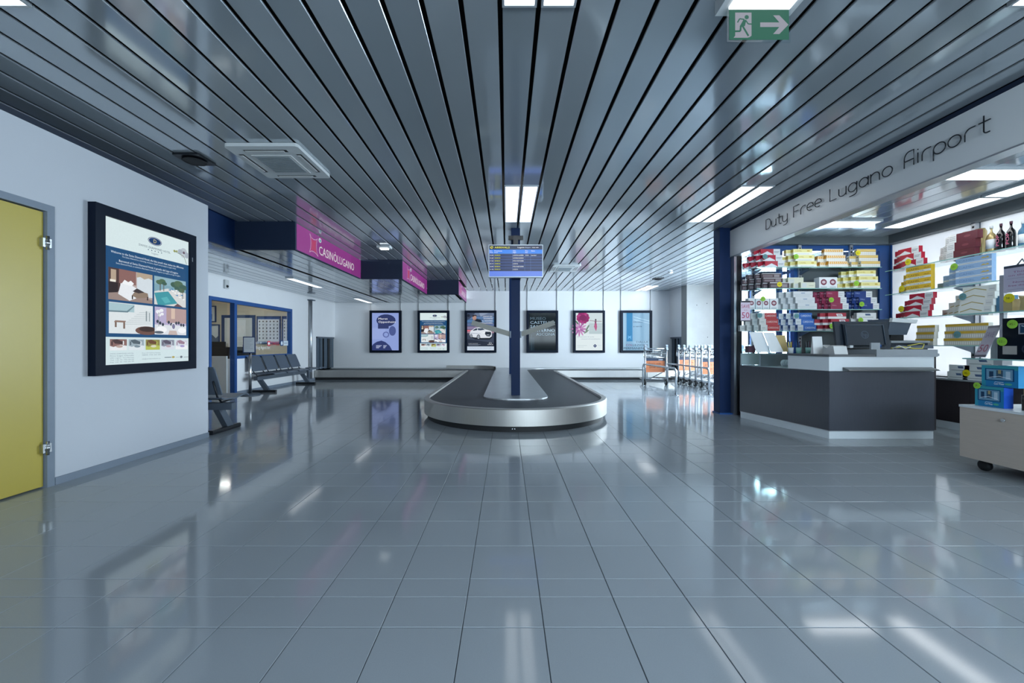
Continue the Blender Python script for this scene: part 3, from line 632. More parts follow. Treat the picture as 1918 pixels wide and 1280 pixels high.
def hotel(w, h):
    it = [('r',0,0,w,h,'#d3e6ea'), ('r',0,h*0.19,w,h*0.805,'#1a4c7a'), ('r',0,h*0.805,w,h,'#d9eaec')]
    it += [('e',w*0.55,h*0.925,w*0.085,h*0.031,'#12386b'), ('e',w*0.55,h*0.925,w*0.078,h*0.027,'#e8eef2'), ('e',w*0.55,h*0.925,w*0.074,h*0.025,'#12386b'), ('t',w*0.55,h*0.912,h*0.028,'D','#d9c98a','c')]
    it += [('t',w*0.36,h*0.862,h*0.016,'SWISS','#5a6a78','l',w*0.1), ('t',w*0.475,h*0.862,h*0.016,'DIAMOND','#16365e','l',w*0.165), ('t',w*0.655,h*0.862,h*0.016,'HOTEL','#5a6a78','l',w*0.09), ('t',w*0.55,h*0.824,h*0.015,'Lugano','#7f8fa0','c')]
    for k in range(5): it.append(('e',w*(0.47+0.04*k),h*0.850,w*0.006,h*0.004,'#34506e'))
    for a, b, s in ((0.93,0.91,0.045),(0.88,0.90,0.035),(0.97,0.885,0.04),(0.92,0.875,0.03),(0.8,0.893,0.016),(0.83,0.897,0.012)): it.append(('e',w*a,h*b,w*s,h*s*0.62,['#b9c4cc','#a8b3bf','#c3ccd4'][int(a*100) % 3] if s > 0.02 else '#9aa05a'))
    it += [('e',w*0.93,h*0.9,w*0.016,h*0.011,'#6a5a6a'), ('l',[(w*0.97,h*0.81),(w*0.93,h*0.87),(w*0.8,h*0.893)],w*0.006,'#6f7f66')]
    it += [('t',w*0.5,h*0.765,h*0.0155,"Welcome to the Swiss Diamond Hotel, the lake jewel's that makes the difference.",'#e8f2fa','c',w*0.86), ('t',w*0.5,h*0.747,h*0.011,'The Swiss Diamond is a charming, exclusive, elegant and prestigious Lugano hotel.','#d5e4f0','c',w*0.64)]
    it += [('t',w*0.5,h*0.712,h*0.0155,'Benvenuti al Swiss Diamond Hotel, il gioiello del Lago di Lugano.','#e8f2fa','c',w*0.70), ('t',w*0.5,h*0.694,h*0.011,"Swiss Diamond Hotel, un ambiente affascinante e esclusivo, elegante e prestigioso sul Lago di Lugano.",'#d5e4f0','c',w*0.76)]
    for k, (kd, a, b) in enumerate((('bed',0.045,0.445),('pool',0.535,0.445),('terrace',0.045,0.215),('dining',0.535,0.215))):
        ww = w*(0.47 if a < 0.1 else 0.42)
        it += pic(kd, w*a, h*b, ww, h*(0.218 if b > 0.3 else 0.213))
    for k, kd in enumerate(('food','hall','golf','lounge','spa')): it += pic(kd, w*(0.05+k*0.187), h*0.098, w*0.17, h*0.077)
    for k, s in enumerate(('SWISS DIAMOND HOTEL','Riva Lago Olivella','6921 Lugano - Vico Morcote','Tel. +41 91 735 00 00','Fax +41 91 735 00 99')): it.append(('t',w*0.05,h*(0.071-k*0.0145),h*0.0085,s,'#7f93a2','l',w*0.24))
    for k, s in enumerate(('From CH Toll Free Number','0800 735 00 00','','info@swissdiamondhotel.com')):
        if s: it.append(('t',w*0.38,h*(0.071-k*0.0145),h*0.0085,s,'#7f93a2','l',w*0.22))
    it += [('r',w*0.65,h*0.034,w*0.74,h*0.039,'#4a5a66'), ('e',w*0.765,h*0.037,w*0.02,h*0.008,'#b0a25a'), ('r',w*0.8,h*0.033,w*0.85,h*0.037,'#a9b6bd'), ('e',w*0.875,h*0.036,w*0.018,h*0.01,'#6a7680'), ('r',w*0.91,h*0.031,w*0.98,h*0.036,'#8e9aa2')]
    return it
def art1(w, h):      # exhibition sheet: plain rounded dark shapes stand in for the picture
    it = [('r',0,0,w,h,'#8d9fd8'), ('r',0,h*0.3,w*0.5,h*0.6,'#97a8de'), ('e',w*0.52,h*0.80,w*0.36,h*0.165,'#2a3566'), ('r',w*0.22,h*0.58,w*0.62,h*0.80,'#2f3a6c'), ('e',w*0.76,h*0.52,w*0.13,h*0.13,'#4a5891'), ('e',w*0.52,h*0.42,w*0.12,h*0.08,'#5a68a4'), ('e',w*0.52,h*0.42,w*0.08,h*0.053,'#8d9fd8')]
    it += [('p',[(0,0),(w*0.75,0),(w*0.66,h*0.12),(w*0.5,h*0.22),(w*0.35,h*0.26),(w*0.18,h*0.23),(w*0.05,h*0.17),(0,h*0.12)],'#2f3a6e')]
    it += [('t',w*0.24,h*0.82,h*0.055,'Meret','#f2f5ff','l',w*0.34), ('t',w*0.24,h*0.735,h*0.055,'Oppenheim','#f2f5ff','l',w*0.64)]
    for k in range(3): it += [('r',w*0.15,h*(0.12-k*0.03),w*(0.36-0.05*k),h*(0.133-k*0.03),'#c9d3f2'), ('r',w*0.42,h*(0.12-k*0.03),w*(0.55-0.03*k),h*(0.133-k*0.03),'#c9d3f2')]
    return it
def art3(w, h):      # car advertisement
    it = [('r',0,0,w,h,'#20293f')]
    for k, c in enumerate(('#6a7a96','#5a7ba6','#4f78a8','#5d6f98','#86799a','#b08c9c')): it.append(('r',0,h*(0.92-k*0.09),w,h*(1.0-k*0.09),c))
    it += [('r',0,h*0.46,w,h*0.51,'#a07f92'), ('p',[(0,0.46*h),(w,0.46*h),(w,h*0.1),(0,h*0.1)],'#3b4458'), ('p',[(0,0.30*h),(w,0.2*h),(w,h*0.1),(0,h*0.1)],'#232b3d'), ('p',[(0,h),(w*0.3,h),(w*0.12,h*0.86),(0,h*0.8)],'#39445c'), ('p',[(w*0.45,h),(w*0.8,h),(w*0.5,h*0.9)],'#8d9cb4'), ('e',w*0.05,h*0.93,w*0.05,h*0.04,'#1a2030'), ('p',[(0,h*0.51),(w*0.12,h*0.51),(w*0.1,h*0.545),(0,h*0.545)],'#e0697a')]
    it += [('p',[(w*0.2,h*0.76),(w*0.36,h*0.845),(w*0.5,h*0.82),(w*0.56,h*0.76),(w*0.4,h*0.735)],'#141a28'), ('e',w*0.27,h*0.875,w*0.075,h*0.07,'#b58f80'), ('p',[(w*0.18,h*0.9),(w*0.2,h*0.94),(w*0.28,h*0.955),(w*0.35,h*0.94),(w*0.35,h*0.915),(w*0.28,h*0.925),(w*0.22,h*0.895)],'#2a2226'), ('p',[(w*0.24,h*0.835),(w*0.33,h*0.845),(w*0.3,h*0.80)],'#9c7466')]
    for k, (s, f) in enumerate((('LEXUS RX.',0.36),('SCOPRITE',0.34),('IL NOSTRO',0.38),('CAPOLAVORO.',0.5))): it.append(('t',w*0.95,h*(0.885-k*0.057),h*0.038,s,'#f4f6fa','r',w*f))
    body = [(0.10,0.37),(0.09,0.43),(0.11,0.50),(0.17,0.54),(0.30,0.60),(0.42,0.615),(0.58,0.60),(0.68,0.56),(0.82,0.535),(0.90,0.51),(0.925,0.45),(0.91,0.37),(0.84,0.335),(0.52,0.33),(0.42,0.345),(0.30,0.345),(0.2,0.355)]
    it += [('p',[(w*0.1,h*0.37),(w*0.95,h*0.36),(w*0.85,h*0.29),(w*0.3,h*0.29)],'#141a28'), ('p',[(w*a,h*b) for a, b in body],'#dfe5ee'), ('p',[(w*0.2,h*0.535),(w*0.31,h*0.585),(w*0.38,h*0.59),(w*0.37,h*0.54),(w*0.24,h*0.525)],'#2d3a50'), ('p',[(w*0.39,h*0.59),(w*0.56,h*0.588),(w*0.66,h*0.55),(w*0.5,h*0.535),(w*0.4,h*0.54)],'#39475e'), ('p',[(w*0.68,h*0.50),(w*0.88,h*0.495),(w*0.9,h*0.44),(w*0.84,h*0.37),(w*0.72,h*0.38),(w*0.66,h*0.44)],'#1d2636'), ('p',[(w*0.55,h*0.47),(w*0.66,h*0.48),(w*0.64,h*0.455)],'#f8fbff'), ('r',w*0.72,h*0.405,w*0.83,h*0.42,'#c9d2de'), ('p',[(w*0.12,h*0.47),(w*0.5,h*0.45),(w*0.5,h*0.44),(w*0.12,h*0.455)],'#9aa6b8')]
    for a, b, r_ in ((0.15,0.385,0.05),(0.42,0.355,0.065)): it += [('e',w*a,h*b,w*r_,h*r_*1.05,'#10141d'), ('e',w*a,h*b,w*r_*0.7,h*r_*0.75,'#a9b2be'), ('e',w*a,h*b,w*r_*0.25,h*r_*0.26,'#3a4352')]
    it += [('t',w*0.05,h*0.175,h*0.014,'IL PRIMO CROSSOVER','#dfe6ef','l',w*0.35), ('r',w*0.05,h*0.15,w*0.5,h*0.155,'#9fabbd'), ('r',w*0.05,h*0.138,w*0.42,h*0.143,'#9fabbd'), ('e',w*0.86,h*0.19,w*0.05,h*0.024,'#dfe6ef'), ('e',w*0.86,h*0.19,w*0.04,h*0.018,'#232b3d'), ('t',w*0.86,h*0.145,h*0.022,'LEXUS','#f2f5fa','c',w*0.2), ('r',0,0,w,h*0.105,'#c8d6e6'), ('t',w*0.09,h*0.055,h*0.017,'Emil Frey SA, Auto-Centro Noranco-Lugano','#2d4468','l',w*0.82)]
    return it
def art4(w, h):      # museum sheet, unlit
    it = [('r',0,0,w,h,'#11191c'), ('r',w*0.02,0,w*0.2,h*0.35,'#1d2b33'), ('r',w*0.1,h*0.0,w*0.105,h*0.42,'#5f7f86')]
    for k, (s, a, f, c) in enumerate((('MUSEO',0.05,0.58,'#6d7c84'),('CASTELLO',0.05,0.92,'#b5c4cc'),('SAN',0.05,0.36,'#b5c4cc'),('MATERNO',0.08,0.89,'#b5c4cc'),('ASCONA',0.27,0.7,'#8798a0'))): it.append(('t',w*a,h*(0.815-k*0.105),h*0.075,s,c,'l',w*f))
    return it
def art5(w, h):      # flowers and dancer
    it = [('r',0,0,w,h,'#e2eef0'), ('r',0,h*0.44,w,h,'#cfdfe3'), ('r',w*0.5,h*0.44,w,h*0.72,'#b9cbd0'), ('r',0,h*0.44,w*0.5,h,'#dbe6ea')]
    for k in range(11):
        a = k*2*PI/11; it.append(('e',w*(0.27+0.13*math.cos(a)),h*(0.87+0.08*math.sin(a)),w*0.12,h*0.06,['#a3236f','#8c1f66','#b53a80'][k % 3],a))
    it.append(('e',w*0.27,h*0.87,w*0.13,h*0.08,'#7d1c5c')); it.append(('p',[(w*0.2,h*0.78),(w*0.34,h*0.77),(w*0.27,h*0.66)],'#9c2a74'))
    for k in range(12):
        a = k*2*PI/12; it.append(('e',w*(0.13+0.15*math.cos(a)),h*(0.57+0.1*math.sin(a)),w*0.15,h*0.022,['#b874b0','#c98cc0','#a860a4'][k % 3],a))
    it += [('e',w*0.13,h*0.57,w*0.035,h*0.02,'#e8d9e6'), ('e',w*0.44,h*0.6,w*0.03,h*0.1,'#6f8a78',-0.5), ('e',w*0.4,h*0.5,w*0.03,h*0.08,'#7c9482',-0.9), ('e',w*0.05,h*0.74,w*0.03,h*0.06,'#54705f',0.6)]
    it += [('e',w*0.745,h*0.815,w*0.03,h*0.024,'#3c2c38'), ('p',[(w*0.70,h*0.79),(w*0.78,h*0.79),(w*0.76,h*0.71),(w*0.72,h*0.71)],'#7a3a62'), ('l',[(w*0.52,h*0.80),(w*0.72,h*0.78),(w*0.97,h*0.775)],h*0.012,'#8a6a72'), ('p',[(w*0.71,h*0.72),(w*0.78,h*0.72),(w*0.80,h*0.62),(w*0.76,h*0.51),(w*0.68,h*0.63)],'#b53a78')]
    for k in range(4): it.append(('r',w*0.5,h*(0.67-k*0.05),w,h*(0.675-k*0.05),'#dfeaec'))
    it += [('t',w*0.06,h*0.35,h*0.024,'È il momento di nuove','#6d84a0','l',w*0.62), ('t',w*0.2,h*0.295,h*0.024,'soluzioni di investimento.','#6d84a0','l',w*0.72), ('p',[(w*0.72,h*0.07),(w*0.79,h*0.12),(w*0.72,h*0.17),(w*0.65,h*0.12)],'#22356a'), ('t',w*0.72,h*0.107,h*0.026,'BS','#d9e6ee','c'), ('r',w*0.06,h*0.125,w*0.42,h*0.131,'#a9bcc6'), ('r',w*0.06,h*0.085,w*0.3,h*0.09,'#a9bcc6'), ('r',w*0.82,h*0.13,w*0.95,h*0.134,'#a9bcc6')]
    return it
def art6(w, h):
    it = [('r',0,0,w,h,'#86a0b0'), ('r',0,0,w*0.1,h,'#9cb0bb'), ('r',w*0.14,h*0.24,w*0.36,h,'#3d789c'), ('r',w*0.36,h*0.24,w,h,'#7b97a8')]
    for k in range(4): it.append(('l',[(w*0.19,h*(0.30+0.03*k)),(w*0.25,h*0.36),(w*0.31,h*(0.30+0.03*(3-k)))],w*0.012,'#79b0d0'))
    it += [('t',w*0.58,h*0.74,h*0.032,'MUSEO','#16283c','c',w*0.36), ('t',w*0.55,h*0.62,h*0.032,"D'ARTE",'#16283c','c',w*0.32), ('t',w*0.95,h*0.20,h*0.05,'DALLA','#22344a','r',w*0.45), ('t',w*0.12,h*0.115,h*0.055,'COL','#7c2a56','l',w*0.24), ('t',w*0.37,h*0.115,h*0.055,'LEZIONE','#1a2a3c','l',w*0.58), ('t',w*0.03,h*0.03,h*0.055,'PERMANENTE','#1a2a3c','l',w*0.92), ('l',[(w*0.4,h*0.9),(w,h*0.78)],h*0.006,'#c5d8e2'), ('l',[(w*0.4,h*0.82),(w,h*0.72)],h*0.006,'#c5d8e2')]
    return it
def poster(label, face, o, W, H, depth, art, lit, bw=0.078, frame='navy_frame'):
    """o: lower left corner of the front face"""
    u, v, n = [Vector(a) for a in FACE[face]]; o = Vector(o)
    t = Thing('lightbox_poster', label, 'poster', tuple(o+u*W/2-n*depth), 'lightbox posters')
    def bx(a, b, c, d, e, f):
        m = MB(); ps = [o+u*x+v*y-n*z for x in (a, b) for y in (c, d) for z in (e, f)]
        return m.box(min(p.x for p in ps), max(p.x for p in ps), min(p.y for p in ps), max(p.y for p in ps), min(p.z for p in ps), max(p.z for p in ps))
    for q in ((0, W, 0, bw), (0, W, H-bw, H), (0, bw, bw, H-bw), (W-bw, W, bw, H-bw)): t.part('frame_bar', bx(*q, 0, depth), frame)
    t.part('back_box', bx(bw, W-bw, bw, H-bw, 0.022, depth), 'black_plastic')
    t.part('printed_sheet', art_mesh('printed_sheet', art(W-2*bw, H-2*bw), 'print_lit' if lit else 'print_gloss', tuple(o+u*bw+v*bw-n*0.021), u, v, n, org=t.org, step=0.0001), None)
    if face == '+x': t.part('lock', bx(W-bw+0.02, W-bw+0.03, H*0.80, H*0.83, -0.003, 0), 'chrome')
    return t
poster('large lit hotel poster in black frame on the near left wall', '+x', (-3.285, 3.305, 0.788), 1.074, 1.398, 0.064, hotel, True, 0.083)
BP = [(692, art1, True, 'blue exhibition poster with white lettering, leftmost on the back wall'), (782, hotel, True, 'lit hotel poster with four photographs on the back wall'), (870.5, art3, True, 'car advertisement poster left of the navy column'),
      (986.3, art4, False, 'unlit black museum poster right of the navy column'), (1074, art5, True, 'white poster with pink flowers and a dancer'), (1162.5, art6, False, 'pale blue museum poster behind the single trolley, rightmost')]
for px, fn, lit, lab in BP:
    x0 = (px-948.5)*13.45/F; t = poster(lab, '-y', (x0, 13.45, 0.765), 1.03, 1.375, 0.1, fn, lit, 0.078)
    for xx in (0.03, 1.0):
        top = ZL if x0+xx < -1.32 else ZC
        t.part('conduit', MB().tube([(x0+xx, 13.53, 2.14), (x0+xx, 13.53, top)], 0.012, 6), 'white_plastic')

# ================================================================== PINK SIGNS
SIGN = [(-3.0, 5.91, 8.515, 'large nearest magenta casino sign under the ceiling'), (-2.15, 8.56, 11.195, 'middle magenta casino sign under the ceiling'), (-1.295, 11.24, 13.43, 'small farthest magenta casino sign under the ceiling')]
for x, y0, y1, lab in SIGN:
    t = Thing('illuminated_sign', lab, 'sign', (x, (y0+y1)/2, ZL), 'magenta signs along the stepped fascia')
    t.part('sign_box', MB().box(x-0.04, x-0.004, y0, y1, ZL-0.012, ZC-0.02), 'dark_navy')
    w, h = y1-y0, 0.375
    it = [('r',0,0,w,h,'#a02a96'), ('r',0,0,w*0.2,h,'#a8379c'), ('r',w*0.8,0,w,h,'#95258c')]
    q = [(0.50,0.33),(0.555,0.27),(0.72,0.27),(0.80,0.345)]
    star = [(0.52,0.335),(0.57,0.285),(0.64,0.275),(0.73,0.29),(0.775,0.32),(0.745,0.25),(0.74,0.17),(0.76,0.10),(0.80,0.04),(0.72,0.075),(0.64,0.085),(0.57,0.08),(0.51,0.05),(0.545,0.12),(0.555,0.2),(0.545,0.27)]
    star = [(a-0.12, b) for a, b in star]
    it += [('p',star,'#c2338a'), ('p',[(0.53+(a-0.53)*0.6, 0.185+(b-0.185)*0.7) for a, b in star],'#cf3b6e'), ('l',star+[star[0]],0.008,'#e8d6ee'), ('e',0.745,0.315,0.05,0.038,'#eef4fa'), ('e',0.75,0.31,0.024,0.02,'#3aa8b8')]
    it += [('t',0.71,0.085,0.145,'CASINÒLUGANO','#ffffff','l',w-1.09)]
    t.part('printed_face', art_mesh('printed_face', it, 'print_sign', (x-0.003, y0, ZL+0.0), *FACE['+x'], org=t.org, step=0.0003), None)

# ================================================================== OFFICE BEHIND THE WINDOW
struct('floor_office', MB().box(-8.5, -5.75, 7.0, 11.7, 0.0, 0.004), 'office_floor')
struct('wall_office_back', MB().box(-8.5, -5.75, 11.6, 11.7, 0, 2.5), 'beige_wall', 'beige office back wall')
struct('wall_office_left', MB().box(-8.6, -8.5, 7.0, 11.7, 0, 2.5), 'beige_wall', 'beige office side wall')
struct('wall_office_near', MB().box(-8.6, -5.75, 6.9, 7.0, 0, 2.5), 'beige_wall', 'beige office near wall')
struct('ceiling_office', MB().box(-8.6, -5.75, 6.9, 11.7, 2.5, 2.56), 'wall_paint')
lamp(-7.4, -6.4, 8.6, 8.9, 2.48, 'added office ceiling lamp panel brightening the room behind the glass', 'office lamps', glow='office_glow'); lamp(-7.4, -6.4, 10.2, 10.5, 2.48, 'added rear office ceiling lamp panel brightening the room', 'office lamps', glow='office_glow')  # unseen lamps added to brighten the office interior
w5 = Thing('window_5', 'blue framed office window with white lettering', None, (XO, 9.66, 0.74), kind='structure')
w5.part('window_frame', MB().box(-5.70, XO+0.015, 8.52, 8.60, 0.0, 1.96).box(-5.70, XO+0.015, 10.74, 10.82, 0.74, 1.96).box(-5.70, XO+0.015, 8.60, 10.74, 1.88, 1.96).box(-5.70, XO+0.015, 8.60, 10.74, 0.74, 0.80), 'blue_frame')
w5.part('window_pane', MB().box(-5.664, -5.658, 8.60, 10.74, 0.80, 1.88), 'glass')
it = [('t',0.55,0.13,0.075,'Handling Agent for:','#e8eef2','l',0.75), ('t',0.55,0.25,0.07,'Check-in','#e8eef2','l',0.4), ('r',1.18,0.20,1.30,0.32,'#d01f35'), ('r',1.222,0.22,1.258,0.30,'#ffffff'), ('r',1.2,0.242,1.28,0.278,'#ffffff'), ('t',1.34,0.215,0.095,'SWISS','#d01f35','l',0.34), ('r',1.74,0.2,1.87,0.34,'#2a4a7c'), ('e',1.805,0.27,0.045,0.05,'#dfe8f0'), ('r',1.88,0.21,2.10,0.33,'#d7e0e8'), ('r',1.9,0.26,2.06,0.28,'#8a9db4')]
w5.part('window_lettering', art_mesh('window_lettering', it, 'print', (-5.656, 8.60, 0.80), *FACE['+x'], org=w5.org, step=0.0002), None)
d2 = Thing('door_2', 'open blue framed office doorway', None, (XO, 8.16, 0), kind='structure')
d2.part('door_frame', MB().box(-5.70, XO+0.015, 7.80, 7.86, 0, 1.96).box(-5.70, XO+0.015, 7.86, 8.52, 1.89, 1.96), 'blue_frame')
d2.part('door_leaf', MB().box(-6.35, -5.72, 8.44, 8.48, 0.01, 0.80), 'off_white')
d2.part('door_glass', MB().box(-6.35, -5.72, 8.455, 8.461, 0.80, 1.88), 'glass')
d3 = Thing('door_3', 'grey inner door in the office back wall', None, (-7.3, 11.6, 0), kind='structure')
d3.part('door_frame', MB().box(-7.98, -7.90, 11.57, 11.6, 0, 1.86).box(-7.12, -7.04, 11.57, 11.6, 0, 1.86).box(-7.90, -7.12, 11.57, 11.6, 1.78, 1.86), 'picture_frame')
d3.part('door_leaf', MB().box(-7.90, -7.12, 11.58, 11.598, 0.01, 1.78), 'off_white')
d3.part('handle', MB().tube([(-7.82, 11.58, 0.98), (-7.82, 11.53, 0.98), (-7.72, 11.53, 0.98)], 0.01, 6).box(-7.85, -7.79, 11.572, 11.58, 0.9, 1.06), 'chrome')
def board(name, label, x0, x1, z0, z1, items, fm, cat, y=11.6, bw=0.03):
    t = Thing(name, label, cat, ((x0+x1)/2, y-0.02, z0))
    t.part('frame', MB().box(x0, x0+bw, y-0.03, y, z0, z1).box(x1-bw, x1, y-0.03, y, z0, z1).box(x0+bw, x1-bw, y-0.03, y, z0, z0+bw).box(x0+bw, x1-bw, y-0.03, y, z1-bw, z1), fm)
    t.part('printed_sheet', art_mesh('printed_sheet', items, 'print', (x0+bw, y-0.012, z0+bw), *FACE['-y'], org=t.org, step=0.0003), None)
def icons(w, h, nx, ny):
    it = [('r',0,0,w,h,'#dfe5ee'), ('r',0,h*0.92,w,h,'#3b5a90'), ('r',0,0,w,h*0.05,'#8fa4c6')]
    for i in range(nx):
        for j in range(ny):
            cx, cy = w*(0.5+i)/nx, h*(0.12+0.78*(0.5+j)/ny)
            it.append(('e',cx,cy,w/nx*0.22,h/ny*0.16,['#3a4454','#7f8794','#5a4f52'][(i*3+j) % 3],0.5*((i+j) % 3))); it.append(('r',cx-w/nx*0.3,cy-h/ny*0.36,cx+w/nx*0.2,cy-h/ny*0.31,'#9aa6b8'))
    return it
board('baggage_chart', 'white wall chart with rows of small dark items in the office', -7.0, -6.33, 1.05, 1.83, icons(0.61, 0.72, 6, 6), 'picture_frame', 'wall chart')
board('baggage_chart', 'narrow wall chart right of the large chart in the office', -6.29, -6.0, 1.08, 1.83, icons(0.23, 0.69, 3, 6), 'picture_frame', 'wall chart')
board('framed_picture', 'upper small framed picture on the office back wall', -8.48, -8.14, 1.66, 2.12, [('r',0,0,0.28,0.40,'#d9dde0'), ('r',0.1,0.05,0.2,0.2,'#5a6470')], 'picture_frame', 'picture')
board('framed_picture', 'lower framed mountain picture on the office back wall', -8.48, -8.04, 1.06, 1.60, [('r',0,0,0.38,0.48,'#d3dade'), ('p',[(0,0),(0.38,0),(0.38,0.2),(0.3,0.12),(0.2,0.22),(0.1,0.14),(0,0.18)],'#5a6a80')], 'picture_frame', 'picture')
solo('notice_sheet', MB().box(-7.55, -7.30, 11.574, 11.578, 1.25, 1.72), 'paper', 'white notice sheet taped to the grey inner door', 'notice')
dk = Thing('office_desk', 'office desk with dark top seen through the doorway', 'desk', (-6.75, 9.4, 0))
dk.part('desk_top', MB().box(-7.5, -6.05, 9.05, 9.75, 0.70, 0.73), 'dark_top')
for x, y in ((-7.45, 9.1), (-6.1, 9.1), (-7.45, 9.7), (-6.1, 9.7)): dk.part('leg', MB().box(x-0.02, x+0.02, y-0.02, y+0.02, 0.004, 0.70), 'grey_metal')
dk.part('modesty_panel', MB().box(-7.4, -6.12, 9.66, 9.68, 0.45, 0.70), 'navy_blue')
mo = Thing('computer_monitor', 'black monitor on the office desk', 'monitor', (-6.5, 9.35, 0.73))
mo.part('screen_case', MB().rbox(-6.74, -6.36, 9.33, 9.37, 0.86, 1.10, 0.012, 1), 'black_plastic'); mo.part('stand', MB().box(-6.59, -6.51, 9.3705, 9.39, 0.745, 0.98).rbox(-6.65, -6.45, 9.28, 9.46, 0.731, 0.745, 0.03), 'black_plastic')
mo.part('badge', MB().box(-6.58, -6.52, 9.327, 9.3295, 0.865, 0.875), 'chrome')
def task_chair(x, y, rot, label, name='office_chair'):
    t = Thing(name, label, 'chair', (x, y, 0.004)); t.o.rotation_euler.z = rot; X, Y = x, y
    t.part('seat', MB().rbox(X-0.23, X+0.23, Y-0.22, Y+0.24, 0.43, 0.49, 0.06), 'black_plastic')
    t.part('backrest', MB().prism([(Y-0.20,0.56),(Y-0.16,0.56),(Y-0.24,0.98),(Y-0.28,0.98)], 0, X-0.21, X+0.21), 'black_plastic')
    t.part('back_frame', MB().tube([(X-0.19,Y+0.22,0.02),(X-0.19,Y+0.2,0.42),(X-0.19,Y-0.18,0.45),(X-0.19,Y-0.2,0.6)], 0.012, 6).tube([(X+0.19,Y+0.22,0.02),(X+0.19,Y+0.2,0.42),(X+0.19,Y-0.18,0.45),(X+0.19,Y-0.2,0.6)], 0.012, 6), 'black_plastic')
    t.part('leg', MB().tube([(X-0.19,Y+0.22,0.016),(X-0.19,Y-0.24,0.016),(X+0.19,Y-0.24,0.016),(X+0.19,Y+0.22,0.016)], 0.012, 6), 'black_plastic')
task_chair(-6.25, 8.78, PI, 'black office chair just inside the doorway'); task_chair(-6.45, 10.3, 0.4, 'black visitor chair behind the office desk')

# ================================================================== BENCHES
def make_bench(label):
    t = Thing('waiting_bench', label, 'bench', (0, 0, 0), 'dark grey beam seating')
    seat = [(0.04,0.425),(0.10,0.405),(0.28,0.40),(0.44,0.425),(0.50,0.425),(0.54,0.405),(0.542,0.392),(0.50,0.410),(0.44,0.410),(0.28,0.385),(0.10,0.39),(0.03,0.412)]
    back = [(0.07,0.46),(0.03,0.56),(-0.02,0.68),(-0.055,0.76),(-0.08,0.785),(-0.092,0.78),(-0.07,0.755),(-0.035,0.675),(0.015,0.555),(0.055,0.455)]
    for k in range(4):
        x0 = 0.03+k*0.53
        t.part('seat', MB().prism(seat, 0, x0, x0+0.47), 'grey_seat'); t.part('backrest', MB().prism(back, 0, x0+0.01, x0+0.46), 'grey_seat')
        for xx in (x0+0.06, x0+0.41): t.part('seat_bracket', MB().tube([(xx,-0.02,0.62),(xx,0.05,0.43),(xx,0.12,0.36),(xx,0.40,0.385)], 0.011, 6), 'black_plastic')
    t.part('beam', MB().box(0.0, 2.15, 0.12, 0.20, 0.27, 0.35), 'grey_metal')
    for x in (0.13, 1.98):
        t.part('leg', MB().prism([(0.10,0.27),(0.20,0.27),(0.36,0.05),(0.25,0.05)], 0, x-0.035, x+0.035), 'grey_metal')
        t.part('foot', MB().rbox(x-0.035, x+0.035, 0.0, 0.50, 0.0, 0.05, 0.015, 1), 'black_plastic')
    return t.o
b1 = make_bench('dark grey four-seat bench under the office window')
b2 = copy_tree(b1); b2['label'] = 'dark grey bench end peeking out behind the near left wall'
b1.location = (-5.50, 10.95, 0); b1.rotation_euler.z = -PI/2
b2.location = (-5.38, 4.74, 0)
tt = solo('bench_tray', MB().rbox(-5.36, -4.94, 10.98, 11.30, 0.40, 0.42, 0.04).box(-5.32, -5.26, 10.99, 11.2, 0.30, 0.40).box(-5.32, -5.26, 11.0, 11.06, 0.0, 0.30), 'grey_seat', 'small dark tray table at the far end of the bench', 'table')
# sign stand
st = Thing('sign_stand', 'chrome post with a paper notice standing before the bench', 'sign stand', (-5.27, 8.5, 0))
st.part('base_plate', MB().lathe([(0.20,0),(0.20,0.012),(0.17,0.025),(0.03,0.035)], (-5.27, 8.5, 0), 24), 'grey_metal')
st.part('post', MB().tube([(-5.27, 8.5, 0.03), (-5.27, 8.5, 0.86)], 0.028, 12), 'chrome')
st.part('sign_holder', MB().box(-5.40, -5.145, 8.47, 8.478, 0.86, 1.20).box(-5.40, -5.385, 8.462, 8.47, 0.86, 1.03).box(-5.16, -5.145, 8.462, 8.47, 0.86, 1.03).box(-5.385, -5.16, 8.462, 8.47, 0.86, 0.875), 'picture_frame')
st.part('notice', art_mesh('notice', [('r',0,0,0.22,0.30,'#dfe5ea')]+[('r',0.03,0.25-0.03*k,0.19-0.03*(k % 3),0.256-0.03*k,'#a9b4c0') for k in range(7)], 'print', (-5.383, 8.469, 0.88), *FACE['-y'], org=st.org), None)
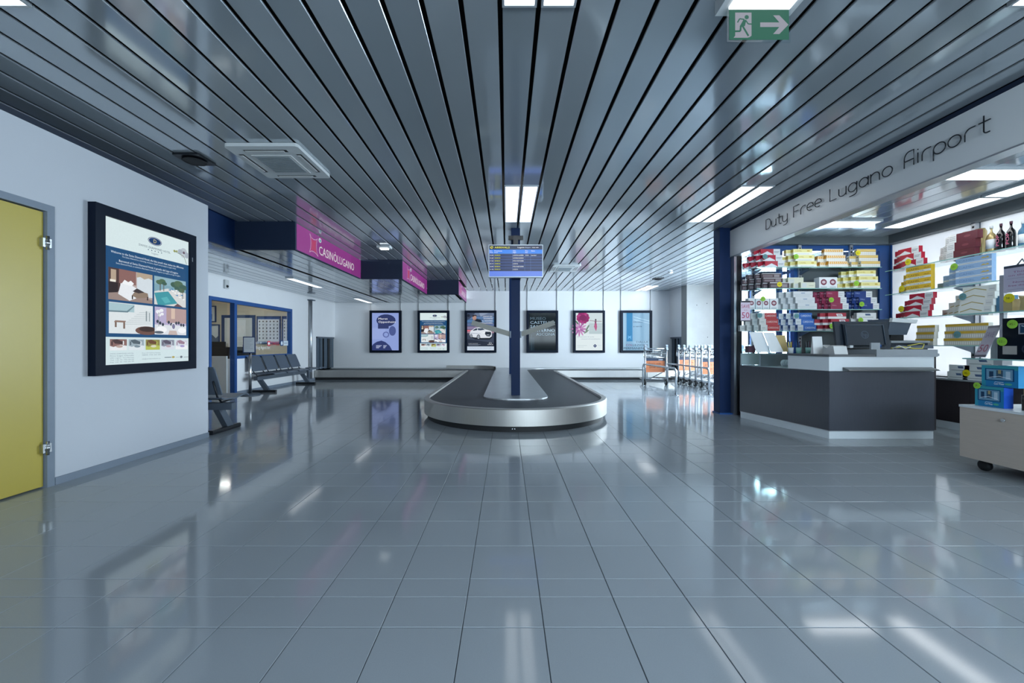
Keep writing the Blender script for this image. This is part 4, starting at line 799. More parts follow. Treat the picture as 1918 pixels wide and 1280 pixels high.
# pipe, thermostat, curtains
pp = Thing('wall_pipe', 'thin grey vertical pipe on the office wall', 'pipe', (-5.57, 11.76, 0))
pp.part('pipe', MB().tube([(-5.57, 11.76, 0.06), (-5.57, 11.76, 2.28)], 0.045, 10), 'aluminium'); pp.part('flange', MB().box(-5.618, -5.48, 11.66, 11.86, 2.28, 2.31), 'grey_metal')
tg = Thing('wall_sensor', 'small white wall sensor under the low ceiling above the office door', 'sensor', (-5.6, 8.25, 2.2))
tg.part('housing', MB().rbox(-5.618, -5.58, 8.2, 8.32, 2.15, 2.33, 0.015, 0), 'white_plastic'); tg.part('lens', MB().lathe([(0.03, 0), (0.02, 0.02)], (-5.58, 8.26, 2.2), 10, 0), 'black_plastic')
def curtain(x, sgn, label):
    t = Thing('strip_curtain', label, 'curtain', (x, 12.85, 0.28), 'strip curtains of the belt openings')
    t.part('surround', MB().box(x-0.01*sgn if sgn < 0 else x, x+0.012*sgn if sgn > 0 else x, 12.20 if sgn > 0 else 12.61, 12.26 if sgn > 0 else 12.66, 0.28, 1.27).box(min(x, x+0.012*sgn), max(x, x+0.012*sgn), 12.2 if sgn > 0 else 12.61, 13.45, 1.22, 1.268), 'grey_metal')
    y = 12.27 if sgn > 0 else 12.67; k = 0
    while y < 13.40:
        a = x-sgn*(0.03+0.02*(k % 2)); t.part('strip', MB().box(min(a, a-sgn*0.006), max(a, a-sgn*0.006), y, y+0.15, 0.285, 1.265), 'curtain_grey' if k not in (3, 6) else 'rubber'); y += 0.135; k += 1
curtain(XO, 1, 'grey rubber strip curtain where the belt leaves on the left'); curtain(5.35, -1, 'dark strip curtain where the belt leaves behind the trolleys')
struct('wall_belt_room', MB().box(-6.6, -6.5, 12.0, 13.7, 0, 1.4).box(-6.6, -5.75, 11.9, 12.0, 0, 1.4).box(-6.6, -5.75, 13.55, 13.7, 0, 1.4).box(-6.6, -5.75, 11.9, 13.7, 1.4, 1.45).box(6.4, 6.5, 12.6, 13.7, 0, 1.4).box(5.5, 6.5, 12.6, 13.7, 1.4, 1.45).box(5.5, 6.5, 13.6, 13.7, 0, 1.4), 'plenum')

# ================================================================== CEILING DEVICES
def cassette(x0, x1, y0, y1, label):
    t = Thing('air_conditioner', label, 'air conditioner', ((x0+x1)/2, (y0+y1)/2, ZC-0.035), 'ceiling cassettes')
    z0, z1 = ZC-0.032, ZC-0.002; w, d = x1-x0, y1-y0
    t.part('cover', MB().rbox(x0, x1, y0, y1, z0, z1, 0.03), 'off_white')
    gx0, gx1, gy0, gy1 = x0+w*0.22, x1-w*0.22, y0+d*0.24, y1-d*0.2
    t.part('grille_frame', MB().box(gx0, gx1, gy0, gy1, z0-0.006, z0-0.0005), 'white_plastic')
    for k in range(14):
        yy = gy0+0.02+(gy1-gy0-0.04)*k/14; t.part('grille_slat', MB().box(gx0+0.025, gx1-0.025, yy, yy+0.016, z0-0.010, z0-0.0065), 'grille')
    for a, b, c, d_ in ((x0+w*0.2, x1-w*0.2, y0+d*0.1, y0+d*0.155), (x0+w*0.2, x1-w*0.2, y1-d*0.11, y1-d*0.055), (x0+w*0.06, x0+w*0.13, y0+d*0.22, y1-d*0.22), (x1-w*0.13, x1-w*0.06, y0+d*0.22, y1-d*0.22)):
        t.part('air_slot', MB().box(a, b, c, d_, z0-0.0015, z0-0.0005), 'black_plastic')
        fl_ = MB().box(a+0.01, b-0.03, c+0.012, d_, z0-0.006, z0-0.002) if b-a > d_-c else MB().box(a, b-0.018, c+0.02, d_-0.02, z0-0.006, z0-0.002)
        t.part('louvre', fl_, 'white_plastic')
cassette(-2.45, -1.81, 3.57, 4.26, 'large white ceiling cassette over the left of the hall'); cassette(1.02, 1.63, 9.0, 9.8, 'small far ceiling cassette right of the arrivals screen')
def speaker(x, y, label, s=0.12):
    t = Thing('ceiling_speaker', label, 'speaker', (x, y, ZC-0.03), 'square black ceiling speakers')
    t.part('plate', MB().rbox(x-s, x+s, y-s, y+s, ZC-0.02, ZC-0.001, 0.012), 'black_plastic'); t.part('cone_ring', MB().lathe([(s*0.82, -0.012), (s*0.72, -0.016), (s*0.66, -0.004), (0.02, 0.0)], (x, y, ZC-0.0215), 24), 'rubber')
speaker(-2.92, 3.87, 'square black ceiling speaker left of the white cassette'); speaker(4.02, 10.95, 'small far ceiling speaker above the trolleys')
em = Thing('emergency_lamp', 'small lit emergency lamp on the ceiling between pink signs', 'emergency light', (-2.18, 7.37, ZC-0.05))
em.part('housing', MB().rbox(-2.30, -2.06, 7.30, 7.46, ZC-0.03, ZC-0.001, 0.01), 'off_white'); em.part('diffuser', MB().rbox(-2.25, -2.11, 7.33, 7.43, ZC-0.05, ZC-0.0305, 0.01), 'lamp_glow')
dm = Thing('smoke_detector', 'round white detector on the far right ceiling', 'smoke detector', (3.95, 9.95, ZC-0.04))
dm.part('housing', MB().lathe([(0.03, 0), (0.05, 0.012), (0.055, 0.03), (0.055, 0.039)], (3.95, 9.95, ZC-0.04), 16), 'white_plastic')
# exit sign under its lamp
ex = Thing('exit_sign', 'green running-man exit sign with arrow hanging from the ceiling', 'exit sign', (1.253, 2.0, 2.55))
ex.part('lamp_box', MB().box(1.06, 1.44, 1.30, 2.10, ZC-0.075, ZC-0.002), 'off_white'); ex.part('diffuser', MB().box(1.10, 1.40, 1.36, 2.045, ZC-0.086, ZC-0.0755), 'lamp_glow')
ex.part('acrylic_plate', MB().box(1.095, 1.412, 2.052, 2.058, 2.545, 2.712), 'glass')
W_, H_ = 0.297, 0.149
man = [('r',0,0,W_,H_,'#2f8a6e'), ('p',[(0.030,0.012),(0.10,0.012),(0.111,0.02),(0.111,0.135),(0.030,0.135),(0.030,0.03)],'#d3d6e6'), ('p',[(0.022,0.01),(0.095,0.01),(0.09,0.016),(0.03,0.02)],'#d3d6e6'),
  ('e',0.087,0.112,0.0105,0.0105,'#2f8a6e'), ('p',[(0.070,0.098),(0.085,0.098),(0.078,0.068),(0.055,0.06),(0.052,0.066)],'#2f8a6e'), ('l',[(0.076,0.100),(0.052,0.104),(0.041,0.085)],0.006,'#2f8a6e'), ('l',[(0.08,0.098),(0.094,0.078),(0.111,0.077)],0.006,'#2f8a6e'), ('l',[(0.057,0.064),(0.055,0.042),(0.022,0.041)],0.009,'#2f8a6e'), ('l',[(0.067,0.066),(0.095,0.018)],0.009,'#2f8a6e'),
  ('r',0.153,0.062,0.262,0.085,'#d3d6e6'), ('p',[(0.217,0.12),(0.248,0.12),(0.293,0.0735),(0.248,0.027),(0.217,0.027),(0.258,0.0735)],'#d3d6e6')]
ex.part('printed_face', art_mesh('printed_face', man, 'print_exit', (1.105, 2.0505, 2.555), *FACE['-y'], org=ex.org, step=0.0002), None)

# ================================================================== TROLLEYS
def make_trolley():
    t = Thing('luggage_trolley', 'x', 'luggage trolley', (0, 0, 0), 'luggage trolleys')
    for s in (-1, 1):
        t.part('post', MB().tube([(s*0.27, 0, 0.10), (s*0.27, 0, 0.93)], 0.021, 8), 'chrome')
        w_ = t.part('wheel', MB().lathe([(0.03,-0.022),(0.068,-0.022),(0.075,-0.012),(0.075,0.012),(0.068,0.022),(0.03,0.022)], (s*0.27, 0.03, 0.076), 16, 0), 'rubber')
        t.part('wheel_disc', MB().lathe([(0.002,-0.025),(0.04,-0.024),(0.04,0.024),(0.002,0.025)], (s*0.27, 0.03, 0.076), 12, 0), 'white_plastic', parent=w_)
        t.part('grip_fin', MB().prism([(-0.06,0.90),(0.06,0.90),(0.03,0.96),(-0.01,1.03),(-0.05,1.0),(-0.035,0.96)], 0, s*0.27-0.025, s*0.27+0.025), 'plastic_grey')
        t.part('side_rail', MB().tube([(s*0.27, 0, 0.16), (s*0.24, 0.35, 0.13), (s*0.13, 0.84, 0.11)], 0.016, 6), 'aluminium')
        t.part('basket_side', MB().tube([(s*0.26, 0.0, 0.90), (s*0.23, 0.22, 0.88), (s*0.23, 0.24, 0.72), (s*0.26, 0.0, 0.70)], 0.008, 6), 'chrome')
    t.part('handle_bar', MB().tube([(-0.27, -0.02, 0.93), (0.27, -0.02, 0.93)], 0.017, 8), 'chrome')
    t.part('brake_bar', MB().tube([(-0.25, -0.05, 0.80), (0.25, -0.05, 0.80)], 0.010, 6), 'black_plastic')
    bk = MB().tube([(-0.23, 0.22, 0.88), (0.23, 0.22, 0.88)], 0.008, 6).tube([(-0.23, 0.24, 0.72), (0.23, 0.24, 0.72)], 0.008, 6).tube([(-0.26, 0.005, 0.70), (0.26, 0.005, 0.70)], 0.012, 6)
    for k in range(6): bk.tube([(-0.2+0.08*k, 0.22, 0.88), (-0.2+0.08*k, 0.24, 0.72), (-0.2+0.08*k, 0.0, 0.70)], 0.005, 5)
    t.part('basket', bk, 'chrome')
    for p_, q_ in (((-0.25, 0.1, 0.15), (0.25, 0.1, 0.15)), ((-0.2, 0.5, 0.13), (0.2, 0.5, 0.13)), ((-0.13, 0.84, 0.11), (0.13, 0.84, 0.11)), ((-0.2, 0.05, 0.33), (-0.05, 0.5, 0.14)), ((0.2, 0.05, 0.33), (0.05, 0.5, 0.14))): t.part('deck_bar', MB().tube([p_, q_], 0.012, 6), 'aluminium')
    t.part('front_wheel', MB().lathe([(0.005,-0.018),(0.055,-0.018),(0.06,0),(0.055,0.018),(0.005,0.018)], (0, 0.84, 0.061), 14, 0), 'rubber')
    return t
tr = make_trolley()
brd = art_mesh('ad_board', [('r',0,0,0.48,0.36,'#bf7148'), ('r',0,0.29,0.48,0.36,'#26344c'), ('t',0.44,0.305,0.036,'sixt','#eef2f6','r',0.12), ('t',0.07,0.20,0.045,"Don't walk.",'#3a2a26','l',0.33), ('t',0.09,0.105,0.06,'Drive Sixt.','#2c211f','l',0.29), ('r',0.08,0.06,0.39,0.066,'#5a3f33')], 'print', (-0.24, 0.028, 0.33), *FACE['-y'], step=0.0004)
back_ = MB().box(-0.245, 0.245, 0.0285, 0.036, 0.325, 0.695).mesh('board_panel', 'white_plastic')
spots = [(3.79, 10.48, True, 'single luggage trolley with an orange board standing alone in the left lane')]
zs = [11.12, 10.78, 10.43, 10.11, 9.80, 9.46, 9.12, 8.80, 8.47, 8.13]
for k, y in enumerate(zs):
    if k == 0: lab = 'last luggage trolley of the nested row, farthest back'
    elif k == len(zs)-1: lab = 'first luggage trolley of the nested row, half hidden behind the blue pillar'
    else: lab = '%s trolley counted from the back of the nested row' % ['', 'second', 'third', 'fourth', 'fifth', 'sixth', 'seventh', 'eighth', 'ninth', 'tenth'][k]
    spots.append((4.90, y, k in (0, 4, 6), lab))
for i, (x, y, bd, lab) in enumerate(spots):
    o = tr.o if i == 0 else copy_tree(tr.o)
    o.location = (x, y, 0); o['label'] = lab
for i, (x, y, bd, lab) in enumerate(spots):
    if bd:
        root = [q for q in bpy.data.objects if q.get('label') == lab][0]
        pb = link('ad_panel', back_, root); ab = link('ad_board', brd, pb)
        pb['label'] = 'orange advertising board'
def hoop(x, y0, y1, label, zt=0.545, r=0.022):
    a = 0.10
    pth = [(x, y0, 0.01), (x, y0, zt-a)]+[(x, y0+a-a*math.cos(t), zt-a+a*math.sin(t)) for t in (0.4, 0.8, 1.2, PI/2)]+[(x, y1-a, zt)]+[(x, y1-a+a*math.sin(t), zt-a+a*math.cos(t)) for t in (0.4, 0.8, 1.2, PI/2)]+[(x, y1, 0.01)]
    t = Thing('guide_rail', label, 'rail', (x, (y0+y1)/2, 0), 'steel hoop rails of the trolley bay')
    t.part('hoop', MB().tube(pth, r, 10), 'chrome')
    for y in (y0, y1): t.part('foot_plate', MB().lathe([(0.05, 0), (0.05, 0.008), (0.024, 0.012)], (x, y, 0), 14), 'chrome')
hoop(3.455, 8.42, 10.45, 'left steel hoop rail of the trolley bay'); hoop(4.17, 8.5, 10.7, 'steel hoop rail between the single trolley and the row')

# ================================================================== SHOP: COUNTER
A, B, Cc = (3.32, 5.88), (3.55, 4.547), (4.71, 4.547)
ct = Thing('sales_counter', 'angular sales counter with dark panels and white band', 'counter', (4.0, 5.0, 0))
cp = [A, B, Cc]
def band(d0, d1, z0, z1, path=cp):
    """closed band of given thickness along the counter front (offset towards the inside)"""
    a, b = offset(path, d0), offset(path, d1); n = len(path)
    vs = [(x, y, z0) for x, y in a]+[(x, y, z0) for x, y in b]+[(x, y, z1) for x, y in a]+[(x, y, z1) for x, y in b]; fs = []
    for i in range(n-1):
        fs += [(i, i+1, 2*n+i+1, 2*n+i), (n+i, 3*n+i, 3*n+i+1, n+i+1), (2*n+i, 2*n+i+1, 3*n+i+1, 3*n+i), (i, n+i, n+i+1, i+1)]
    fs += [(0, 2*n, 3*n, n), (n-1, 2*n-1, 4*n-1, 3*n-1)]
    return MB().add(vs, fs)
AB = lambda t: (A[0]+(B[0]-A[0])*t, A[1]+(B[1]-A[1])*t)
g = 0.004
ct.part('plinth', band(0.012, 0.52, 0.0, 0.083), 'white_laminate'); ct.part('plinth_rail', band(0.006, 0.03, 0.083, 0.092), 'aluminium')
ct.part('side_panel', band(0.0, 0.02, 0.092, 0.743, [A, AB(0.997)]), 'counter_wood'); ct.part('front_panel', band(0.0, 0.02, 0.092, 0.743, [(B[0]+g, B[1]), Cc]), 'counter_wood')
ct.part('carcass', band(0.024, 0.5, 0.092, 0.735), 'grey_laminate')
ct.part('white_band', band(0.004, 0.03, 0.747, 0.905, [AB(0.60), B, Cc]), 'white_laminate')
ct.part('end_panel', MB().box(4.69, 4.72, 4.56, 5.05, 0.092, 0.985), 'white_laminate')
ct.part('counter_top', band(-0.005, 0.52, 0.905, 0.930, [AB(0.60), B, (4.06, 4.547)]), 'dark_top')
ct.part('raised_top', MB().box(4.063, 4.735, 4.535, 5.06, 0.905, 0.985).box(4.06, 4.16, 4.60, 4.62, 0.985, 1.06), 'grey_laminate')
ct.part('bag_ledge', MB().prism([(4.455,0.755),(4.546,0.755),(4.546,0.79),(4.47,0.768)], 0, 3.70, 4.68), 'dark_top')
ct.part('glass_top', band(0.0, 0.5, 0.918, 0.930, [A, AB(0.60)]), 'shelf_glass')
ct.part('display_glass', band(0.004, 0.010, 0.747, 0.917, [A, AB(0.60)]), 'glass')
ct.part('display_floor', band(0.02, 0.48, 0.740, 0.748, [A, AB(0.60)]), 'white_laminate'); ct.part('display_back', band(0.47, 0.49, 0.748, 0.917, [A, AB(0.60)]), 'grey_laminate')
ct.part('display_end', band(0.012, 0.48, 0.75, 0.912, [A, AB(0.012)]), 'off_white'); ct.part('display_divider', band(0.03, 0.46, 0.75, 0.912, [AB(0.24), AB(0.26)]), 'aluminium')
q = AB(0.45)
rl = Thing('paper_roll', 'white ribbed paper roll lying in the glass counter case', 'paper roll', (q[0]+0.14, q[1], 0.75))
m = MB()
for k in range(9): m.lathe([(0.03, -0.011), (0.045, -0.006), (0.045, 0.006), (0.03, 0.011)], (q[0]+0.14+0.004*k, q[1]+0.02-0.024*k, 0.802), 14, 1)
rl.part('roll', m, 'paper'); rl.part('core', MB().tube([(q[0]+0.14, q[1]+0.05, 0.802), (q[0]+0.175, q[1]-0.2, 0.802)], 0.02, 8), 'off_white')

# things on the counter: helper turning pixel and depth into a point
def at(px, py, y): return ((px-948.5)*y/F, y, HC-(py-645)*y/F)
pm = Thing('till_monitor', 'black till monitor seen from behind on the counter', 'monitor', (4.19, 4.86, 0.985))
def tilt_box(x0, x1, y, z0, z1, d, tl):   # leaning slab
    return MB().prism([(y, z0), (y+d, z0), (y+d-tl, z1), (y-tl, z1)], 0, x0, x1)
pm.part('screen_back', tilt_box(3.875, 4.505, 4.84, 0.99, 1.312, 0.03, -0.05), 'till_black')
pm.part('rear_housing', MB().prism([(4.812,1.03),(4.845,1.02),(4.885,1.285),(4.855,1.275)], 0, 3.955, 4.43), 'till_black')
pm.part('rear_rib', MB().tube([(3.97,4.808,1.04),(3.97,4.848,1.27),(4.415,4.848,1.27),(4.415,4.808,1.04)], 0.006, 6), 'till_grey')
pm.part('emblem_ring', MB().add([( 4.19+rr*math.cos(a), 4.8125+0.0+(1.155+rr*math.sin(a)-1.03)*0.1755-0.004, 1.155+rr*math.sin(a)) for rr in (0.038, 0.045) for a in [2*PI*i/24 for i in range(24)]], [(i, (i+1) % 24, 24+(i+1) % 24, 24+i) for i in range(24)]), 'till_grey')
sl = 0.1755; nrm = Vector((1, 0, sl)).normalized()
pm.part('emblem_letters', art_mesh('emblem_letters', [('t', 0, 0, 0.045, 'hp', '#4a5668', 'c')], 'print', (4.19, 4.8125+(1.135-1.03)*sl-0.005, 1.135), (1,0,0), (0.0, sl, 1.0), (0,-1,0), org=pm.org), None)
pm.part('stand', MB().box(4.13, 4.25, 4.88, 4.93, 0.99, 1.1).rbox(4.06, 4.32, 4.80, 5.02, 0.986, 0.998, 0.03), 'till_black')
pm.part('plug', MB().box(3.99, 4.03, 4.80, 4.84, 1.0, 1.03), 'off_white'); pm.part('blue_plug', MB().tube([(4.31, 4.80, 1.0), (4.34, 4.80, 1.03), (4.36, 4.82, 1.01)], 0.014, 8), 'blue_frame')
pt_ = Thing('printer', 'grey office printer with raised feeder behind the till monitor', 'printer', (4.98, 5.3, 0.93))
pt_.part('body', MB().rbox(4.72, 5.22, 5.1, 5.5, 0.931, 1.06, 0.03), 'till_black'); pt_.part('paper_tray', MB().box(4.74, 5.2, 5.03, 5.1, 0.99, 1.03), 'grey_metal')
pt_.part('scanner_lid', MB().prism([(5.08,1.06),(5.5,1.06),(5.5,1.10),(5.08,1.085)], 0, 4.73, 5.21), 'grey_laminate')
pt_.part('document_feeder', MB().prism([(4.74,1.16),(4.98,1.16),(5.05,1.34),(4.78,1.36)], 1, 5.14, 5.46), 'till_grey'); pt_.part('feeder_tray', MB().prism([(4.76,1.32),(5.06,1.30),(5.08,1.345),(4.77,1.37)], 1, 5.10, 5.14), 'off_white')
pt_.part('control_panel', MB().prism([(4.82,1.085),(5.0,1.085),(5.0,1.16),(4.84,1.16)], 1, 5.2, 5.44), 'rubber')
sd = Thing('printer_desk', 'low desk holding the printer behind the counter', 'desk', (4.98, 5.3, 0))
sd.part('desk_top', MB().box(4.74, 5.24, 5.0, 5.52, 0.90, 0.930), 'grey_laminate'); sd.part('desk_body', MB().box(4.76, 5.22, 5.02, 5.5, 0.0, 0.90), 'dark_wood')
solo('yellow_cable', MB().tube([(a_, b_, max(c_, 0.993)) for a_, b_, c_ in [at(1665,657,5.0), at(1690,650,4.98), at(1712,660,4.95), at(1728,655,4.95), at(1731,645,4.97), at(1722,644,5.0), at(1700,648,5.02)]], 0.006, 6), 'cable_yellow', 'thin yellow cable looping behind the counter edge', 'cable')
for k, (pp_, lab) in enumerate((([at(1600,652,4.76), at(1590,661,4.74), at(1606,663,4.76), at(1640,658,4.78)], 'black cable lying under the till monitor'), ([at(1672,655,4.9), at(1684,648,4.85), at(1696,655,4.82), at(1706,650,4.80)], 'grey cable bundle beside the printer'))):
    solo('power_cable', MB().tube([(a_, b_, max(c_, 0.993)) for a_, b_, c_ in pp_], 0.006, 6), 'rubber' if k == 0 else 'off_white', lab, 'cable')
def leaf_paper(name, pts, y, label, cat, mt='paper', th=0.003, lean=0.03):
    P = [at(px, py, y) for px, py in pts]; zb = min(p[2] for p in P)
    vs = [(x, yy+(z-zb)*0.25, z) for x, yy, z in P]; n = len(vs)
    m = MB().add(vs+[(x, yy+th, z) for x, yy, z in vs], [tuple(range(n)), tuple(range(n, 2*n))[::-1]]+[(i, (i+1) % n, n+(i+1) % n, n+i) for i in range(n)])
    return solo(name, m, mt, label, cat)
leaf_paper('leaflet', [(1417,660),(1443,660),(1434,622),(1409,622)], 5.5, 'left white leaflet leaning on the glass counter', 'leaflet'); leaf_paper('leaflet', [(1444,660),(1468,660),(1456,623),(1435,623)], 5.45, 'right white leaflet leaning on the glass counter', 'leaflet')
leaf_paper('leaflet', [(1464,659.5),(1477,659.5),(1476,628),(1458,628)], 5.5, 'cream leaflet behind the white leaflets', 'leaflet', 'bottle_gold')
solo('product_box', MB().box(*[at(1402,660,5.6)[0], at(1415,660,5.6)[0]], 5.6, 5.68, 0.931, 1.02), 'maroon_dark', 'small dark maroon box at the left end of the counter', 'box')
solo('price_card', MB().prism([(4.93,0.931),(4.98,0.931),(4.957,1.135),(4.952,1.135)], 0, at(1524,0,4.93)[0], at(1542,0,4.93)[0]), 'paper', 'white tent card with printed prices on the counter', 'card')
t_ = Thing('card_terminal', 'white card terminal on the counter', 'card terminal', (at(1565,0,4.85)[0], 4.85, 0.93))
x0, x1 = at(1558,0,4.66)[0], at(1583,0,4.66)[0]
t_.part('casing', MB().prism([(4.62,0.931),(4.79,0.931),(4.79,0.965),(4.69,1.03),(4.64,1.02)], 0, x0, x1), 'white_plastic'); t_.part('screen', MB().prism([(4.70,1.026),(4.77,0.981),(4.77,0.984),(4.70,1.03)], 0, x0+0.02, x1-0.02), 'rubber')
t2 = Thing('receipt_printer', 'off-white receipt printer beside the card terminal', 'printer', (at(1550,0,5.0)[0], 5.0, 0.93))
t2.part('casing', MB().prism([(4.98,0.931),(5.10,0.931),(5.10,1.0),(5.04,1.03),(4.98,1.0)], 0, at(1545,0,5.0)[0], at(1560,0,5.0)[0]), 'off_white'); t2.part('paper_slot', MB().box(at(1547,0,5.0)[0], at(1558,0,5.0)[0], 5.03, 5.05, 1.03, 1.036), 'paper')
for k, (px, cm, lab) in enumerate(((1481,'yellow_tag','cup of yellow pens on the counter'), (1496,'blue_frame','blue pen cup next to the yellow pens'), (1514,'grey_metal','clear stand with dark pens on the counter'))):
    x, y, z = at(px, 0, 5.3)[0], 5.3, 0.931
    t3 = Thing('pen_cup', lab, 'pen cup', (x, y, z)); t3.part('cup', MB().lathe([(0.028,0),(0.032,0.07),(0.029,0.07),(0.026,0.004)], (x, y, z), 12), 'shelf_edge' if k else 'off_white')
    for j in range(4): t3.part('pen', MB().tube([(x-0.012+0.008*j, y, z+0.01), (x-0.03+0.02*j, y+0.005*j, z+0.14+0.015*(j % 2))], 0.005, 5), [cm, 'rubber', cm, 'maroon_dark'][j])

# ================================================================== SHOP: SHELVES
ZB = [2.121, 1.824, 1.531, 1.23]        # back shelf heights
ZR = [2.055, 1.727, 1.393, 1.03]        # right shelf heights
NM = ['top', 'second', 'third', 'lowest']
for i, z in enumerate(ZB):
    t = Thing('glass_shelf', '%s glass shelf on the back wall of the shop' % NM[i], 'shelf', (4.4, 5.9, z-0.01), 'glass shelves of the back wall')
    t.part('glass_plate', MB().box(3.48, 5.22, 5.752, 6.06, z-0.010, z), 'shelf_glass'); t.part('front_edge', MB().box(3.48, 5.22, 5.745, 5.7515, z-0.010, z), 'shelf_edge')
    for x in (3.62, 4.30, 5.05): t.part('bracket', MB().prism([(5.85,z-0.011),(6.085,z-0.011),(6.085,z-0.085),(6.05,z-0.07)], 0, x, x+0.012), 'grey_metal')
for i, z in enumerate(ZR):
    t = Thing('glass_shelf', '%s glass shelf on the right wall of the shop' % NM[i], 'shelf', (5.43, 4.2, z-0.01), 'glass shelves of the right wall')
    t.part('glass_plate', MB().box(5.257, 5.60, 2.7, 5.73, z-0.010, z), 'shelf_glass'); t.part('front_edge', MB().box(5.25, 5.2565, 2.7, 5.73, z-0.010, z), 'shelf_edge')
    for y in (3.84, 4.95): t.part('bracket', MB().prism([(5.36,z-0.011),(5.604,z-0.011),(5.604,z-0.10),(5.57,z-0.08)], 1, y, y+0.012), 'grey_metal')
def upright(x0, x1, y0, y1, label, holes):
    t = Thing('slotted_upright', label, 'shelf post', ((x0+x1)/2, (y0+y1)/2, 0.6), 'slotted shelf posts')
    t.part('post', MB().box(x0, x1, y0, y1, 0.6, 2.5), 'aluminium')
    m = MB()
    for k in range(30):
        z = 0.9+k*0.053
        if holes == 'y': m.box(x0+0.012, x1-0.012, y0-0.0015, y0-0.0002, z, z+0.025)
        else: m.box(x0-0.0015, x0-0.0002, y0+0.012, y1-0.012, z, z+0.025)
    o = t.part('slots', m, 'rubber'); o['kind'] = 'stuff'
for x, l in ((3.60, 'left slotted post of the back shelves'), (4.285, 'middle slotted post of the back shelves'), (5.04, 'right slotted post of the back shelves')): upright(x, x+0.045, 6.062, 6.088, l, 'y')
for y, l in ((3.82, 'slotted post between the bottles on the right shelves'), (4.94, 'slotted post behind the cigar boxes on the right shelves')): upright(5.605, 5.652, y, y+0.045, l, 'x')
cb = Thing('base_cabinet', 'dark wood base cabinet under the right shop shelves', 'cabinet', (5.55, 4.4, 0))
cb.part('plinth', MB().box(5.46, 5.64, 2.7, 5.95, 0, 0.09), 'white_laminate'); cb.part('body', MB().box(5.47, 5.64, 2.7, 5.95, 0.09, 0.60), 'dark_wood')
for k in range(6): cb.part('door', MB().box(5.452, 5.469, 2.703+k*0.541, 2.703+k*0.541+0.535, 0.10, 0.595), 'dark_wood')
cb.part('cabinet_top', MB().box(5.44, 5.64, 2.7, 5.95, 0.60, 0.62), 'grey_laminate')
cb2 = Thing('base_cabinet', 'low base cabinet under the back shelves behind the counter', 'cabinet', (4.5, 5.95, 0))
cb2.part('body', MB().box(4.0, 5.22, 5.85, 6.08, 0, 0.60), 'dark_wood'); cb2.part('cabinet_top', MB().box(4.0, 5.22, 5.84, 6.08, 0.60, 0.62), 'grey_laminate')

